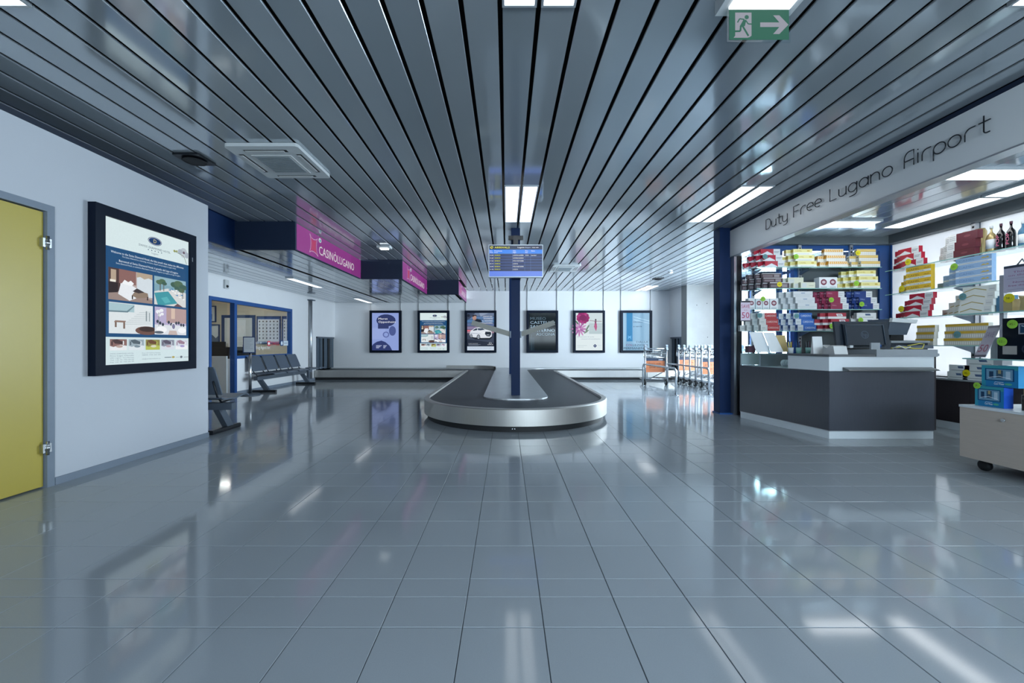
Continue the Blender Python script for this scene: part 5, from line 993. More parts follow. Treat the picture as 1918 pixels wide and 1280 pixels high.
# ---- cartons: one printed mesh per kind; x = length, y = depth, z = height
def carton_mesh(kind, L=0.27, D=0.05, Hh=0.083):
    base, front, end, top = {
     'red': ('#b3203a', [('p',[(0,0),(0.62,0),(0.62,0.16),(0.34,0.62),(0.06,0.16),(0,0.16)],'#e3e6ea'), ('r',0.66,0.0,1,1,'#d9dde0'), ('r',0.69,0.55,0.95,0.62,'#6a7078'), ('r',0.69,0.35,0.92,0.42,'#6a7078')], [('p',[(0,0),(1,0),(1,0.2),(0.5,0.6),(0,0.2)],'#e3e6ea')], '#a61d35'),
     'pale': ('#e6df9a', [('r',0,0,1,0.42,'#eceee6'), ('t',0.1,0.58,0.22,'CAMEL','#b59b45','l',0.35), ('r',0.72,0.58,0.86,0.8,'#c9ae4a'), ('r',0.15,0.14,0.85,0.2,'#9aa09a')], [('r',0,0,1,0.4,'#e6e8df'), ('r',0.1,0.5,0.9,0.9,'#cdb83a')], '#efeccb'),
     'yellow': ('#dcb52f', [('r',0,0,1,0.34,'#dfe2dc'), ('t',0.08,0.48,0.30,'CAMEL','#6d5a2a','l',0.48), ('p',[(0.7,0.5),(0.78,0.72),(0.84,0.6),(0.9,0.74),(0.94,0.5)],'#b98f2a'), ('t',0.15,0.10,0.16,'Smoking kills','#4a4e52','l',0.6)], [('r',0,0,1,0.38,'#e2e4de'), ('r',0.1,0.45,0.9,0.95,'#d5a51c')], '#d8b63a'),
     'blue': ('#8fb0d6', [('r',0,0,1,0.26,'#dbe4ec'), ('t',0.1,0.45,0.30,'CAMEL','#6b8fbc','l',0.45), ('p',[(0.7,0.5),(0.78,0.72),(0.84,0.6),(0.9,0.74),(0.94,0.5)],'#cdb35a'), ('r',0.1,0.1,0.9,0.16,'#7a8794')], [('r',0,0,1,0.35,'#dce6ee')], '#a8c2de'),
     'orange': ('#ece9e2', [('r',0,0.5,1,0.92,'#dfa33a')]+[('p',[(0.02+0.1*k,0.55),(0.06+0.1*k,0.55),(0.09+0.1*k,0.88),(0.05+0.1*k,0.88)],'#efe2c4') for k in range(10)]+[('r',0.098+0.1*k,0,0.104+0.1*k,0.5,'#b9b6b0') for k in range(9)], [('r',0,0.4,1,0.95,'#d79a1e'), ('e',0.5,0.7,0.2,0.15,'#b97a12')], '#f0ede4'),
     'gold': ('#e4e3dc', [('r',0,0.55,1,0.95,'#d9b24a'), ('r',0,0.72,1,0.8,'#e9dcae')]+[('r',0.098+0.1*k,0,0.104+0.1*k,0.55,'#a9a8a4') for k in range(9)], [('r',0,0,1,0.4,'#b5b29a'), ('r',0.2,0.5,0.8,0.8,'#8f8a6a')], '#dcd9cc'),
     'packs': ('#c7c4ba', [('r',0,0.62,1,0.98,'#c9a634')]+[('r',0.02+0.1*k,0.12,0.08+0.1*k,0.5,'#e3e2dc') for k in range(10)]+[('r',0.098+0.1*k,0,0.102+0.1*k,0.98,'#8a867a') for k in range(9)], [('r',0,0.62,1,0.98,'#b08f28')], '#b8a860'),
     'brown': ('#4b3a40', [('r',0,0.85,1,1,'#c8c6c8'), ('r',0.05,0.2,0.55,0.6,'#7d7076'), ('r',0.62,0.15,0.9,0.7,'#93898e')], [('r',0,0,0.4,1,'#1f1a1f'), ('r',0.6,0.1,0.9,0.9,'#9a9298')], '#6d6064'),
     'cream': ('#d9dac6', [('r',0.08,0.15,0.4,0.85,'#cfd3d2'), ('r',0.55,0.4,0.9,0.46,'#a9ab96')], [('r',0.2,0.2,0.8,0.8,'#b9b89c')], '#e4e4d6'),
     'silver': ('#d2d6d9', [('r',0,0.46,1,0.5,'#a9afb4'), ('r',0.4,0.62,0.6,0.78,'#8fa0b8'), ('r',0.1,0.2,0.85,0.26,'#b3b8bc')], [('r',0.15,0.15,0.85,0.85,'#b4b8bb')], '#dde0e2'),
     'crimson': ('#8c2f4d', [('r',0.66,0,1,1,'#d5d9dc'), ('r',0.7,0.55,0.95,0.6,'#7b8088'), ('r',0.7,0.3,0.9,0.35,'#7b8088'), ('t',0.08,0.55,0.24,'PALL','#c98fa4','l',0.25)], [('r',0.15,0.5,0.85,0.8,'#c9a3b0'), ('r',0.2,0.15,0.5,0.3,'#d9c0c8')], '#93405a'),
     'navy': ('#27407e', [('r',0.66,0,1,1,'#d5d9dc'), ('r',0.7,0.55,0.95,0.6,'#7b8088'), ('r',0.7,0.3,0.9,0.35,'#7b8088'), ('t',0.08,0.55,0.24,'PALL','#a9b8dc','l',0.25)], [('r',0.15,0.5,0.85,0.8,'#9fb0d4'), ('r',0.2,0.15,0.5,0.3,'#c5d0e6')], '#3a528c'),
     'greyred': ('#c2c5c4', [('r',0,0.02,0.30,0.98,'#c6c8c6'), ('r',0.06,0.35,0.24,0.4,'#878c8e'), ('r',0.06,0.55,0.24,0.6,'#878c8e'), ('r',0.36,0.0,1,1,'#a8343a'), ('t',0.4,0.35,0.34,'CARDONS','#dcc9c4','l',0.55)], [('r',0.15,0.15,0.85,0.85,'#9da2a2')], '#b3b6b6'),
     'greyblue': ('#2f63b0', [('r',0,0.02,0.30,0.98,'#c9d0d4'), ('r',0.06,0.35,0.24,0.4,'#878c8e'), ('r',0.06,0.55,0.24,0.6,'#878c8e'), ('t',0.4,0.35,0.34,'CARDONS','#cfdcee','l',0.55)], [('r',0.1,0.5,0.9,0.9,'#21427e'), ('r',0.3,0.1,0.7,0.4,'#b9c8de')], '#4f7cba'),
     'redwhite': ('#a83a48', [('r',0,0,1,0.38,'#dfe2e2'), ('p',[(0.5,0.45),(0.82,0.45),(0.76,0.85),(0.44,0.85)],'#e6e8ea'), ('r',0.52,0.58,0.74,0.7,'#7a4a54')], [('r',0,0,1,0.4,'#d9dcdd'), ('r',0.1,0.45,0.9,0.95,'#a31d2e')], '#bd6a74'),
     'white': ('#dfe2e2', [('p',[(0.45,0.55),(0.72,0.55),(0.68,0.85),(0.42,0.85)],'#4f6486'), ('r',0.1,0.2,0.85,0.3,'#a3a8aa')], [('r',0.15,0.1,0.85,0.9,'#bcc0c0')], '#e6e8e8'),
     'maroon': ('#5e2430', [('r',0,0,0.27,1,'#dde0e0'), ('r',0.03,0.7,0.24,0.75,'#6a6e72'), ('r',0.03,0.5,0.24,0.55,'#6a6e72'), ('r',0.03,0.3,0.24,0.35,'#6a6e72'), ('e',0.65,0.5,0.12,0.14,'#7a3a44')], [('r',0.1,0.75,0.9,0.98,'#8a5a62')], '#7a3a44'),
     'whitegold': ('#dcded8', [('l',[(0.05,0.3),(0.38,0.72),(0.72,0.3)],0.07,'#a89a5e'), ('r',0.78,0.1,0.97,0.9,'#cfd2d0'), ('r',0.8,0.4,0.95,0.46,'#8a8e90')], [('p',[(0,0.2),(0.6,0.6),(0.6,0.75),(0,0.35)],'#b3a875')], '#e6e7e2'),
    }[kind]
    V, Fc, Co = [], [], []
    def quad(ps, col): b = len(V); V.extend(ps); Co.extend([rgb(col)]*len(ps)); Fc.append(tuple(range(b, b+len(ps))))
    quad([(0,0,0),(L,0,0),(L,0,Hh),(0,0,Hh)], base); quad([(L,D,0),(0,D,0),(0,D,Hh),(L,D,Hh)], base); quad([(0,D,0),(0,0,0),(0,0,Hh),(0,D,Hh)], base); quad([(L,0,0),(L,D,0),(L,D,Hh),(L,0,Hh)], base)
    quad([(0,0,Hh),(L,0,Hh),(L,D,Hh),(0,D,Hh)], top); quad([(0,D,0),(L,D,0),(L,0,0),(0,0,0)], base)
    k = 0
    for items, fn in ((front, lambda a, b, e: (a*L, -e, b*Hh)), (end, lambda a, b, e: (-e, D-a*D, b*Hh))):
        for itx in items:
            k += 1; e = 0.0002*k
            if itx[0] == 'r': quad([fn(itx[1],itx[2],e), fn(itx[3],itx[2],e), fn(itx[3],itx[4],e), fn(itx[1],itx[4],e)], itx[5])
            elif itx[0] == 'p': quad([fn(a, b, e) for a, b in itx[1]], itx[2])
            elif itx[0] == 'e': quad([fn(itx[1]+itx[3]*math.cos(2*PI*j/12), itx[2]+itx[4]*math.sin(2*PI*j/12), e) for j in range(12)], itx[5])
            elif itx[0] == 'l':
                for (a0, b0), (a1, b1) in zip(itx[1], itx[1][1:]): quad([fn(a0,b0-itx[2],e), fn(a1,b1-itx[2],e), fn(a1,b1+itx[2],e), fn(a0,b0+itx[2],e)], itx[3])
            elif itx[0] == 't':
                vs, fs = text_tris(itx[4]); xm = min(p[0] for p in vs); wv = max(p[0] for p in vs)-xm; b = len(V)
                V.extend([fn(itx[1]+(p[0]-xm)/wv*itx[7], itx[2]+p[1]/0.72*itx[3], e) for p in vs]); Co.extend([rgb(itx[5])]*len(vs)); Fc.extend([tuple(i+b for i in f) for f in fs])
    me = bpy.data.meshes.new('carton'); me.from_pydata(V, [], Fc)
    ca_ = me.color_attributes.new('Col', 'FLOAT_COLOR', 'POINT'); ca_.data.foreach_set('color', [x for c in Co for x in (*c, 1.0)])
    me.materials.append(MATS['print_carton']); me.update(); return me
CM = {}
WORDS = {'red':'red and white chevron','pale':'pale cream','yellow':'yellow','blue':'light blue','orange':'white and orange','gold':'white and gold','packs':'grey and yellow multi-pack','brown':'dark brown','cream':'plain cream','silver':'silver grey','crimson':'crimson','navy':'navy blue','greyred':'grey and red','greyblue':'bright blue','redwhite':'red over white','white':'white','maroon':'maroon cigar','whitegold':'white and gold chevron'}
LAY = ['bottom', 'second', 'third', 'fourth', 'fifth']
def stack(kind, wall, a, z, nh, npk, where, L=0.27, D=0.05, Hh=0.083, pk=0.066, sh=0.03, front=None):
    """a: world position of the left end of the bottom front carton (x on the back wall, y on the right wall)"""
    key = (kind, L, D, Hh)
    if key not in CM: CM[key] = carton_mesh(kind, L, D, Hh)
    fr_ = front if front is not None else (5.765 if wall == 'b' else 5.27)
    for j in range(nh):
        m_ = max(0, npk-j) if npk > 1 else npk
        for k in range(m_+1):
            if fr_+0.004+k*(D+0.004)+D > (6.055 if wall == 'b' else 5.60): continue
            o = link('carton', CM[key]); s_ = -sh*j-pk*k
            if wall == 'b': o.location = (a+s_, fr_+k*(D+0.004), z+0.0005+j*(Hh+0.0008))
            else: o.location = (fr_+k*(D+0.004), a-s_, z+0.0005+j*(Hh+0.0008)); o.rotation_euler.z = -PI/2
            lab = WORDS[kind]+' carton'
            if nh > 1: lab += ', %s layer' % (LAY[j] if j < nh-1 else 'top')
            if npk: lab += ', %s column' % ['front', 'second', 'third', 'fourth', 'fifth'][k]
            tag(o, lab+', '+where, 'carton', '%s cartons, %s' % (WORDS[kind], where))
bx = lambda px: (px-948.5)*5.765/F
ry = lambda px: 5.27*F/(px-948.5)
# back wall, shelf by shelf
W0, W1, W2, W3 = ['on the %s back shelf' % n_ for n_ in NM]
stack('red','b',bx(1433),ZB[0],3,3,W0); stack('pale','b',bx(1494),ZB[0],3,3,W0,L=0.265); stack('orange','b',bx(1552),ZB[0],3,2,W0,L=0.265,pk=0.08); stack('gold','b',bx(1613),ZB[0],3,2,W0,L=0.265,pk=0.09)
stack('brown','b',bx(1442),ZB[1],1,4,W1); stack('brown','b',bx(1430),ZB[1]+0.0838,2,3,'atop the dark brown row',Hh=0.062,sh=0.02); stack('cream','b',bx(1500),ZB[1],1,1,W1,L=0.2,Hh=0.085); stack('cream','b',bx(1487),ZB[1],1,2,'standing tall on the second back shelf',L=0.22,Hh=0.17,front=5.885)
stack('pale','b',bx(1613),ZB[1],3,4,W1,L=0.265)
stack('silver','b',bx(1494),ZB[2],3,4,W2); stack('crimson','b',bx(1556),ZB[2],3,4,W2,L=0.25,pk=0.05); stack('navy','b',bx(1613),ZB[2],2,3,W2,L=0.25,pk=0.05); stack('navy','b',bx(1600),ZB[2]+0.1676,1,1,'topping the navy stack',L=0.25)
stack('greyred','b',bx(1425),ZB[3],3,3,W3,L=0.26,sh=0.02); stack('greyblue','b',bx(1494),ZB[3],3,4,W3,L=0.26); stack('redwhite','b',bx(1562),ZB[3],3,3,W3,L=0.25,pk=0.075,sh=0.04); stack('white','b',bx(1613),ZB[3],3,2,W3)
# right wall
V0, V1, V2, V3 = ['on the %s right shelf' % n_ for n_ in NM]
stack('red','r',ry(1690),ZR[0],3,3,V0,L=0.28,pk=0.10,sh=0.03); stack('maroon','r',ry(1772),ZR[0],1,2,V0,L=0.30,Hh=0.085,D=0.06,pk=0.10); stack('maroon','r',ry(1774),ZR[0]+0.086,2,2,'atop the maroon row on the right shelf',L=0.30,Hh=0.095,D=0.06,pk=0.10,sh=-0.02)
stack('yellow','r',ry(1697),ZR[1],4,3,V1,L=0.32,pk=0.09,sh=0.0,Hh=0.078); stack('blue','r',ry(1790),ZR[1],4,3,V1,L=0.36,pk=0.12,sh=0.0,Hh=0.076)
stack('red','r',ry(1695),ZR[2],4,3,V2,L=0.30,pk=0.10,sh=-0.02,Hh=0.074); stack('whitegold','r',ry(1795),ZR[2],4,3,V2,L=0.33,pk=0.11,sh=-0.015,Hh=0.074)
for px, n_ in ((1715, 'behind the printer'), (1768, 'left of the slanted price card'), (1806, 'next to the slanted price card')):
    stack('packs','r',ry(px),ZR[3],3,0,n_,L=0.22,Hh=0.083,sh=-0.01)
stack('white','r',5.44*F/(1800-948.5),0.62,3,2,'on the base cabinet by the blue gift boxes',L=0.30,D=0.045,pk=0.16,sh=-0.02,Hh=0.085,front=5.46); stack('white','r',5.44*F/(1772-948.5),0.62,2,1,'on the base cabinet beside the counter',L=0.22,D=0.045,pk=0.05,sh=-0.02,Hh=0.085,front=5.46)
# boxes with a round red emblem
def emblem_box(x, z, k, where, s=0.125, h=0.155):
    o = Thing('emblem_box', '%s white box with round dark red emblem %s' % (k, where), 'box', (x+s/2, 5.82, z+0.0005), 'white boxes with round emblems %s' % where)
    o.part('box', MB().box(x, x+s, 5.77, 5.77+s*0.8, z+0.0005, z+h), 'paper')
    o.part('emblem', art_mesh('emblem', [('e',s/2,h*0.56,s*0.34,s*0.34,'#7c3a4c'), ('e',s/2,h*0.56,s*0.20,s*0.16,'#c9b9c0'), ('r',s*0.15,h*0.08,s*0.85,h*0.14,'#9aa0a4')], 'print', (x, 5.7695, z), *FACE['-y'], org=o.org), None)
emblem_box(bx(1535), ZB[1], 'left', 'on the second back shelf'); emblem_box(bx(1552), ZB[1], 'right', 'on the second back shelf')
for k, px in enumerate((1402, 1415, 1428, 1441)): emblem_box(bx(px)+0.004*k, ZB[2], ['first', 'second', 'third', 'fourth'][k], 'from the left on the third shelf', s=0.092 if k < 3 else 0.11)
# round price tags
def price_tag(px, py, y, col, label, wall='b', r=0.035):
    X0_ = y or 5.262
    x, _, z = at(px, py, y)
    if wall == 'b':
        t = Thing('price_tag', label, 'price tag', (x, y, z-r), 'round price tags'); t.part('disc', MB().lathe([(r, 0), (r, 0.002)], (x, y-0.003, z), 20, 1), col)
        t.part('price', art_mesh('price', [('t',0,-0.012,0.022,'%d.-' % (px % 40+28),'#5a6a2a','c',r*1.2)], 'print', (x, y-0.0032, z), *FACE['-y'], org=t.org), None)
    else:
        X = X0_; yy = X*F/(px-948.5); z = HC-(py-645)*yy/F
        t = Thing('price_tag', label, 'price tag', (X, yy, z-r), 'round price tags'); t.part('disc', MB().lathe([(r, 0), (r, 0.002)], (X-0.002, yy, z), 20, 0), col)
        t.part('price', art_mesh('price', [('t',0,-0.012,0.024,'%d.-' % (px % 40+28),'#6a6a1a','c',r*1.2)], 'print', (X-0.0022, yy, z), *FACE['-x'], org=t.org), None)
for px, py, c_, l in ((1433,481,'tag_teal','teal price tag on the red cartons'), (1491,481,'green_tag','green price tag on the pale cartons'), (1607,474,'yellow_tag','yellow price tag above the gold cartons'), (1460,533,'yellow_tag','yellow price tag on the brown carton'), (1604,531,'green_tag','green price tag on the pale cartons of the second shelf'),
    (1429,560,'green_tag','green price tag above the emblem boxes'), (1557,562,'green_tag','green price tag on the crimson cartons'), (1614,570,'green_tag','green price tag on the navy cartons'), (1558,611,'green_tag','green price tag on the red and white cartons'), (1612,600,'green_tag','green price tag on the white cartons'), (1423,591,'tag_teal','teal price tag on the grey and red cartons'), (1492,592,'tag_teal','teal price tag on the bright blue cartons')):
    price_tag(px, py, 5.76, c_, l)
for px, py, c_, l in ((1701,491,'yellow_tag','yellow oval price tag on the upper red cartons'), (1689,541,'yellow_tag','yellow price tag on the yellow cartons'), (1787,500,'green_tag','green price tag left of the light blue cartons'), (1688,579,'yellow_tag','yellow price tag on the lower red cartons'), (1803,556,'tag_teal','teal price tag on the white and gold cartons'), (1793,627,'tag_teal','teal price tag on the multi-packs'), (1810,699,'yellow_tag','yellow price tag on the white cartons of the base cabinet')): price_tag(px, py, 5.455 if py > 660 else 0, c_, l, 'r', 0.04)
# bottles on the top right shelf
def bottle(px, wd, zt, y, label, prof, bm_, capm, z=ZR[0], lab=None, labc=None):
    x = 5.40; yy = x*F/(px-948.5)
    t = Thing('bottle', label, 'bottle', (x, yy, z)); H0 = zt-z
    t.part('glass_body', MB().lathe([(r*wd, h*H0+0.0006) for r, h in prof], (x, yy, z), 20), bm_)
    t.part('cap', MB().lathe([(0.28*wd+0.002, 0.90*H0), (0.28*wd+0.002, H0)], (x, yy, z), 12), capm)
    if lab: t.part('bottle_label', MB().lathe([(wd*1.004, 0.16*H0), (wd*1.004, 0.5*H0)], (x, yy, z), 20), labc)
    return t
PR = [(0.9,0),(1,0.03),(1,0.55),(0.85,0.66),(0.4,0.75),(0.26,0.8),(0.26,0.92),(0.0,0.92)]
bottle(1857, 0.044, 2.36, 0, 'round pale bottle with gold neck on the top right shelf', [(0.85,0),(1,0.05),(1,0.5),(0.95,0.58),(0.7,0.68),(0.3,0.75),(0.2,0.8),(0.2,0.94),(0,0.94)], 'bottle_gold', 'off_white', lab=1, labc='paper')
for px, l in ((1875, 'left black bottle with pink lettering'), (1894, 'right black bottle with pink lettering')):
    t = bottle(px, 0.036, 2.36, 0, l+' on the top right shelf', PR, 'bottle_dark', 'maroon_dark')
    x, yy = 5.40, 5.40*F/(px-948.5)
    t.part('lettering', art_mesh('lettering', [('t',-0.10,-0.012,0.03,'POP','#e87a9a','l',0.12)], 'print', (x-0.0372, yy, ZR[0]+0.16), (0,0,1), (0,1,0), (-1,0,0), org=t.org), None)
bottle(1916, 0.035, 2.33, 0, 'blue and white bottle at the right edge of the shelf', PR, 'tube_teal', 'off_white', lab=1, labc='paper')
for px, l in ((1812, 'left'), (1836, 'right')):
    x = 5.53; yy = x*F/(px-948.5); solo('round_tin', MB().lathe([(0.0, 0.0006), (0.05, 0.0006), (0.055, 0.02), (0.055, 0.30), (0.04, 0.335), (0, 0.34)], (x, yy, ZR[0]), 20), 'bottle_gold', '%s gold round tin behind the maroon boxes' % l, 'tin')
# third right shelf: bottle, tube, boxes
t = bottle(1849, 0.028, 1.58, 0, 'teal bottle standing before the white and gold cartons', [(0.8,0),(1,0.05),(1,0.3),(0.5,0.6),(0.4,0.7),(0.42,0.95),(0,0.95)], 'bottle_teal', 'bottle_teal', z=ZR[2])
tb = Thing('gift_tube', 'blue cardboard tube with a dark round lid on the third shelf', 'tube', (5.36, 5.36*F/(1864-948.5), ZR[2])); yy = 5.36*F/(1864-948.5)
tb.part('tube', MB().lathe([(0.036, 0.0006), (0.036, 0.22)], (5.36, yy, ZR[2]), 20), 'tube_teal'); tb.part('lid', MB().lathe([(0.0365, 0.2201), (0.0365, 0.235)], (5.36, yy, ZR[2]), 18), 'bottle_teal')
solo('gift_box', MB().box(5.30, 5.40, 4.36, 4.47, ZR[2]+0.0005, ZR[2]+0.17), 'tube_teal', 'blue carton right of the cardboard tube', 'box')
solo('paper_carton', MB().box(5.50, 5.58, 4.56, 4.64, ZR[2]+0.0005, ZR[2]+0.26), 'paper', 'narrow white carton behind the cardboard tube', 'box')
# notices
sv = Thing('discount_sign', 'pink lettered save 50 sign hanging at the left end of the shelves', 'sign', (3.40, 5.72, 1.36))
sv.part('sign_panel', MB().box(3.245, 3.375, 5.72, 5.724, 1.36, 1.645), 'paper'); sv.part('hanger', MB().tube([(3.31, 5.722, 1.645), (3.33, 5.74, 2.33)], 0.002, 4), 'chrome')
sv.part('printed_face', art_mesh('printed_face', [('r',0,0,0.13,0.285,'#d3c6d6'), ('r',0,0.262,0.13,0.285,'#2a2a34'), ('r',0,0,0.13,0.012,'#2a2a34'), ('t',0.065,0.185,0.05,'SAVE','#b0325e','c',0.115), ('t',0.065,0.15,0.016,'up to','#b0325e','c'), ('t',0.065,0.045,0.085,'50','#b0325e','c',0.105)], 'print', (3.245, 5.7195, 1.36), *FACE['-y'], org=sv.org), None)
solo('glass_side_panel', MB().box(3.465, 3.475, 5.72, 6.08, 0.94, 2.3), 'glass', 'clear glass end panel left of the back shelves', 'panel')

# ================================================================== GONDOLA ON CASTORS
X0, Y0, Y1 = 3.84, 2.35, 3.50
gd = Thing('display_trolley', 'light wood display trolley on castors at the right edge', 'display unit', (4.15, 2.9, 0))
gd.part('body', MB().box(X0+0.02, X0+0.7, Y0, Y1-0.004, 0.10, 0.515), 'light_wood'); gd.part('side_board', MB().box(X0, X0+0.019, Y0, Y1, 0.10, 0.515), 'light_wood'); gd.part('top_board', MB().box(X0-0.004, X0+0.7, Y0, Y1+0.004, 0.516, 0.535), 'white_laminate')
lk = gd.part('lock', MB().lathe([(0.014, 0), (0.014, 0.008), (0.008, 0.011)], (X0-0.011, 3.19, 0.455), 14, 0), 'chrome')
for x in (X0+0.10, X0+0.6):
    for y in (Y1-0.10, Y0+0.62, Y0+0.1):
        w_ = gd.part('castor_wheel', MB().lathe([(0.01,-0.018),(0.042,-0.018),(0.047,0),(0.042,0.018),(0.01,0.018)], (x, y, 0.0475), 18, 0), 'rubber'); gd.part('castor_fork', MB().box(x-0.025, x+0.025, y-0.02, y+0.02, 0.085, 0.099), 'grey_metal', parent=w_)
for y in (Y1-0.03, 2.75): gd.part('post', MB().box(X0+0.30, X0+0.33, y-0.03, y, 0.535, 1.62), 'aluminium')
for z in (0.927, 1.30):
    gd.part('glass_shelf_plate', MB().box(X0+0.05, X0+0.62, Y0+0.2, Y1+0.02, z-0.010, z), 'shelf_glass'); gd.part('shelf_front_edge', MB().box(X0+0.043, X0+0.049, Y0+0.2, Y1+0.02, z-0.010, z), 'shelf_edge')
gd.part('shelf_support', MB().box(X0+0.12, X0+0.20, 3.30, 3.36, 0.875, 0.915), 'aluminium')
def gift(label, xf, y0, y1, z0, h, d, dark, items, side='#2060b8'):
    t = Thing('gift_box', label, 'gift box', (xf+d/2, (y0+y1)/2, z0))
    t.part('box', MB().box(xf, xf+d, y0, y1, z0+0.0006, z0+h), dark)
    t.part('printed_face', art_mesh('printed_face', items(y1-y0, h), 'print_gloss', (xf-0.0006, y1, z0+0.0006), *FACE['-x'], org=t.org, step=0.0002), None)
    return t
def aqua(w, h):
    it = [('r',0,0,w,h,'#2a78aa'), ('r',0,h*0.8,w,h,'#3a8f9c'), ('r',0,0,w*0.12,h,'#348fa6'), ('r',w*0.1,h*0.28,w*0.9,h*0.86,'#1e4a72'), ('r',w*0.14,h*0.32,w*0.86,h*0.82,'#6a93ae')]
    it += [('r',w*0.22,h*0.4,w*0.34,h*0.72,'#27405c'), ('r',w*0.42,h*0.42,w*0.6,h*0.78,'#3d5568'), ('r',w*0.47,h*0.62,w*0.55,h*0.8,'#9a8f6a'), ('r',w*0.68,h*0.38,w*0.8,h*0.74,'#a9c0d0'), ('l',[(w*0.2,h*0.42),(w*0.5,h*0.5),(w*0.82,h*0.4)],h*0.02,'#dbe8f0'), ('t',w*0.5,h*0.1,h*0.1,'Cool Water','#eaf4fa','c',w*0.28), ('r',w*0.38,h*0.22,w*0.62,h*0.235,'#cfe2ee'), ('e',w*0.75,h*0.15,w*0.1,h*0.05,'#4fa68a')]
    return it
def blackbox(w, h): return [('r',0,0,w,h,'#151b24'), ('r',w*0.38,h*0.18,w,h*0.72,'#8f949c'), ('r',w*0.42,h*0.24,w*0.72,h*0.66,'#28435c'), ('l',[(w*0.45,h*0.6),(w*0.6,h*0.5),(w*0.75,h*0.62)],h*0.03,'#c9d6e2'), ('t',w*0.7,h*0.84,h*0.07,'WILD','#aab2bc','c',w*0.3)]
def blackbox2(w, h): return [('r',0,0,w,h,'#121923'), ('r',w*0.12,h*0.22,w*0.45,h*0.62,'#a29f9c'), ('e',w*0.85,h*0.48,w*0.3,h*0.34,'#2c3442'), ('e',w*0.85,h*0.48,w*0.26,h*0.3,'#0e141c'), ('p',[(w*0.66,h*0.55),(w*0.78,h*0.68),(w*0.92,h*0.58),(w*0.8,h*0.62)],'#dfe6ec'), ('t',w*0.84,h*0.26,h*0.1,'ADVE','#b9c2cc','c',w*0.3)]
gift('lower blue perfume gift box on the wood trolley', 3.92, 3.256, 3.456, 0.535, 0.165, 0.075, 'gift_side', aqua)
gift('upper blue perfume gift box stacked on the lower one', 3.94, 3.18, 3.425, 0.7012, 0.17, 0.10, 'gift_blue', aqua)
gift('lower black gift box on the glass shelf of the trolley', 3.935, 3.03, 3.31, 0.927, 0.165, 0.12, 'black_plastic', blackbox2); gift('upper black gift box on the glass shelf of the trolley', 3.95, 3.02, 3.29, 1.0922, 0.155, 0.10, 'black_plastic', blackbox)
pf = Thing('perfume_bottle', 'dark blue perfume bottle in a box beside the blue gift boxes', 'perfume', (3.98, 3.14, 0.535))
pf.part('bottle', MB().rbox(3.945, 4.015, 3.13, 3.17, 0.5356, 0.655, 0.01), 'bottle_dark'); pf.part('cap', MB().box(3.965, 3.995, 3.14, 3.16, 0.655, 0.695), 'rubber')
solo('perfume_box', MB().box(4.03, 4.10, 3.10, 3.22, 0.5356, 0.6999), 'bottle_gold', 'open beige box behind the dark perfume bottle', 'box')
solo('white_carton', MB().box(4.03, 4.12, 3.345, 3.44, 0.9276, 1.10), 'off_white', 'plain white carton behind the slanted price card', 'box')
# slanted price card
sl_ = Thing('slanted_price_card', 'tilted acrylic card with a large pink 50 on the trolley shelf', 'price card', (3.93, 3.45, 0.93))
P0, P1, P2, P3 = Vector(at(1824, 669, 3.47)), Vector(at(1846, 669, 3.36)), Vector(at(1873, 606, 3.38)), Vector(at(1852, 611, 3.49))
u_ = (P1-P0); v_ = (P3-P0); n_ = u_.cross(v_).normalized(); n_ = n_ if n_.y < 0 or n_.x < 0 else -n_
sl_.part('acrylic_panel', MB().add([P0, P1, P0+u_+v_, P3, P0-n_*0.004, P1-n_*0.004, P0+u_+v_-n_*0.004, P3-n_*0.004], [(0,1,2,3),(4,7,6,5),(0,4,5,1),(1,5,6,2),(2,6,7,3),(3,7,4,0)]), 'paper')
sl_.part('printed_face', art_mesh('printed_face', [('r',0,0,1,1,'#c3bcc9'), ('r',0,0,1,0.07,'#6a6470'), ('r',0,0.92,1,1,'#8a8490'), ('t',0.5,0.16,0.24,'50','#a8536e','c',0.75), ('t',0.5,0.62,0.18,'SAVE','#9a86a8','c',0.7)], 'print', tuple(P0), u_, v_, n_, org=sl_.org, step=0.0005), None)
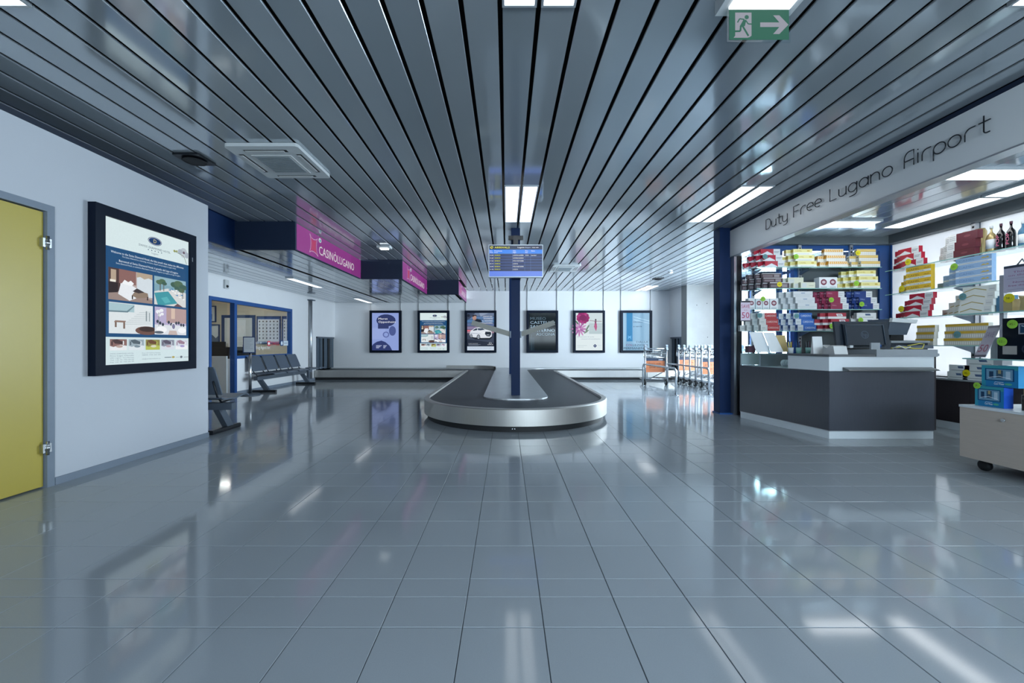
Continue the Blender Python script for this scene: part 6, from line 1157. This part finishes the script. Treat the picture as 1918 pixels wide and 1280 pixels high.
# pink notice on the upper glass shelf
nt_ = Thing('acrylic_notice', 'large pale pink discount notice in an acrylic holder', 'notice', (3.95, 3.15, 1.42))
nt_.part('acrylic_panel', MB().box(3.955, 3.96, 2.92, 3.285, 1.45, 1.66), 'paper'); nt_.part('holder_foot', MB().box(3.955, 3.96, 2.94, 3.06, 1.301, 1.449).box(3.95, 4.02, 2.94, 3.06, 1.3005, 1.304), 'shelf_glass')
nt_.part('clip', MB().tube([(3.957, 3.20, 1.66), (3.957, 3.17, 1.70), (3.957, 3.15, 1.66)], 0.005, 6), 'chrome')
nt_.part('printed_face', art_mesh('printed_face', [('r',0,0,0.365,0.21,'#b9b4c8'), ('r',0,0.19,0.365,0.21,'#3a4252'), ('t',0.06,0.15,0.014,'This discount','#9a5a86','l',0.24), ('t',0.03,0.125,0.014,'on the pay wall','#9a5a86','l',0.26), ('t',0.06,0.07,0.014,'Now, your duty','#9a5a86','l',0.24), ('t',0.03,0.045,0.014,'free discounts for you','#9a5a86','l',0.3), ('r',0.02,0.105,0.34,0.107,'#8a86a0'), ('r',0.02,0.02,0.34,0.022,'#8a86a0')], 'print', (3.9545, 3.285, 1.45), *FACE['-x'], org=nt_.org), None)
for k, (y, h, m_, lab) in enumerate(((3.255, 0.13, 'bottle_gold', 'beige perfume box under the yellow price tag'), (3.14, 0.15, 'bottle_gold', 'gold wrapped gift bag on the upper trolley shelf'))):
    if k == 0: solo('perfume_box', MB().box(3.95, 4.02, y-0.03, y+0.03, 1.3006, 1.3+h*0.75), m_, lab, 'box')
    else: solo('gift_bag', MB().prism([(y-0.045,1.3006),(y+0.045,1.3006),(y+0.035,1.37),(y+0.05,1.42),(y+0.02,1.40),(y,1.43),(y-0.02,1.40),(y-0.05,1.41),(y-0.035,1.37)], 0, 3.95, 4.03), m_, lab, 'gift bag')
for k, (x, y, z, r, c_, lab) in enumerate(((3.94, 3.237, 1.405, 0.036, 'yellow_tag', 'yellow price tag on the upper trolley shelf'), (3.945, 3.22, 1.20, 0.034, 'green_tag', 'green oval price tag on the upper black gift box'), (3.93, 3.275, 1.065, 0.034, 'green_tag', 'green oval price tag on the lower black gift box'), (3.914, 3.435, 0.70, 0.026, 'green_tag', 'green price tag on the lower blue gift box'))):
    t = Thing('price_tag', lab, 'price tag', (x, y, z-r), 'round price tags'); t.part('disc', MB().lathe([(r, 0), (r, 0.002)], (x-0.004, y, z), 20, 0), c_)
    t.part('price', art_mesh('price', [('t',0,-0.008,0.018,'%d.-' % (38+k*7),'#4a5a1a','c',r*1.1)], 'print', (x-0.0042, y, z), *FACE['-x'], org=t.org), None)
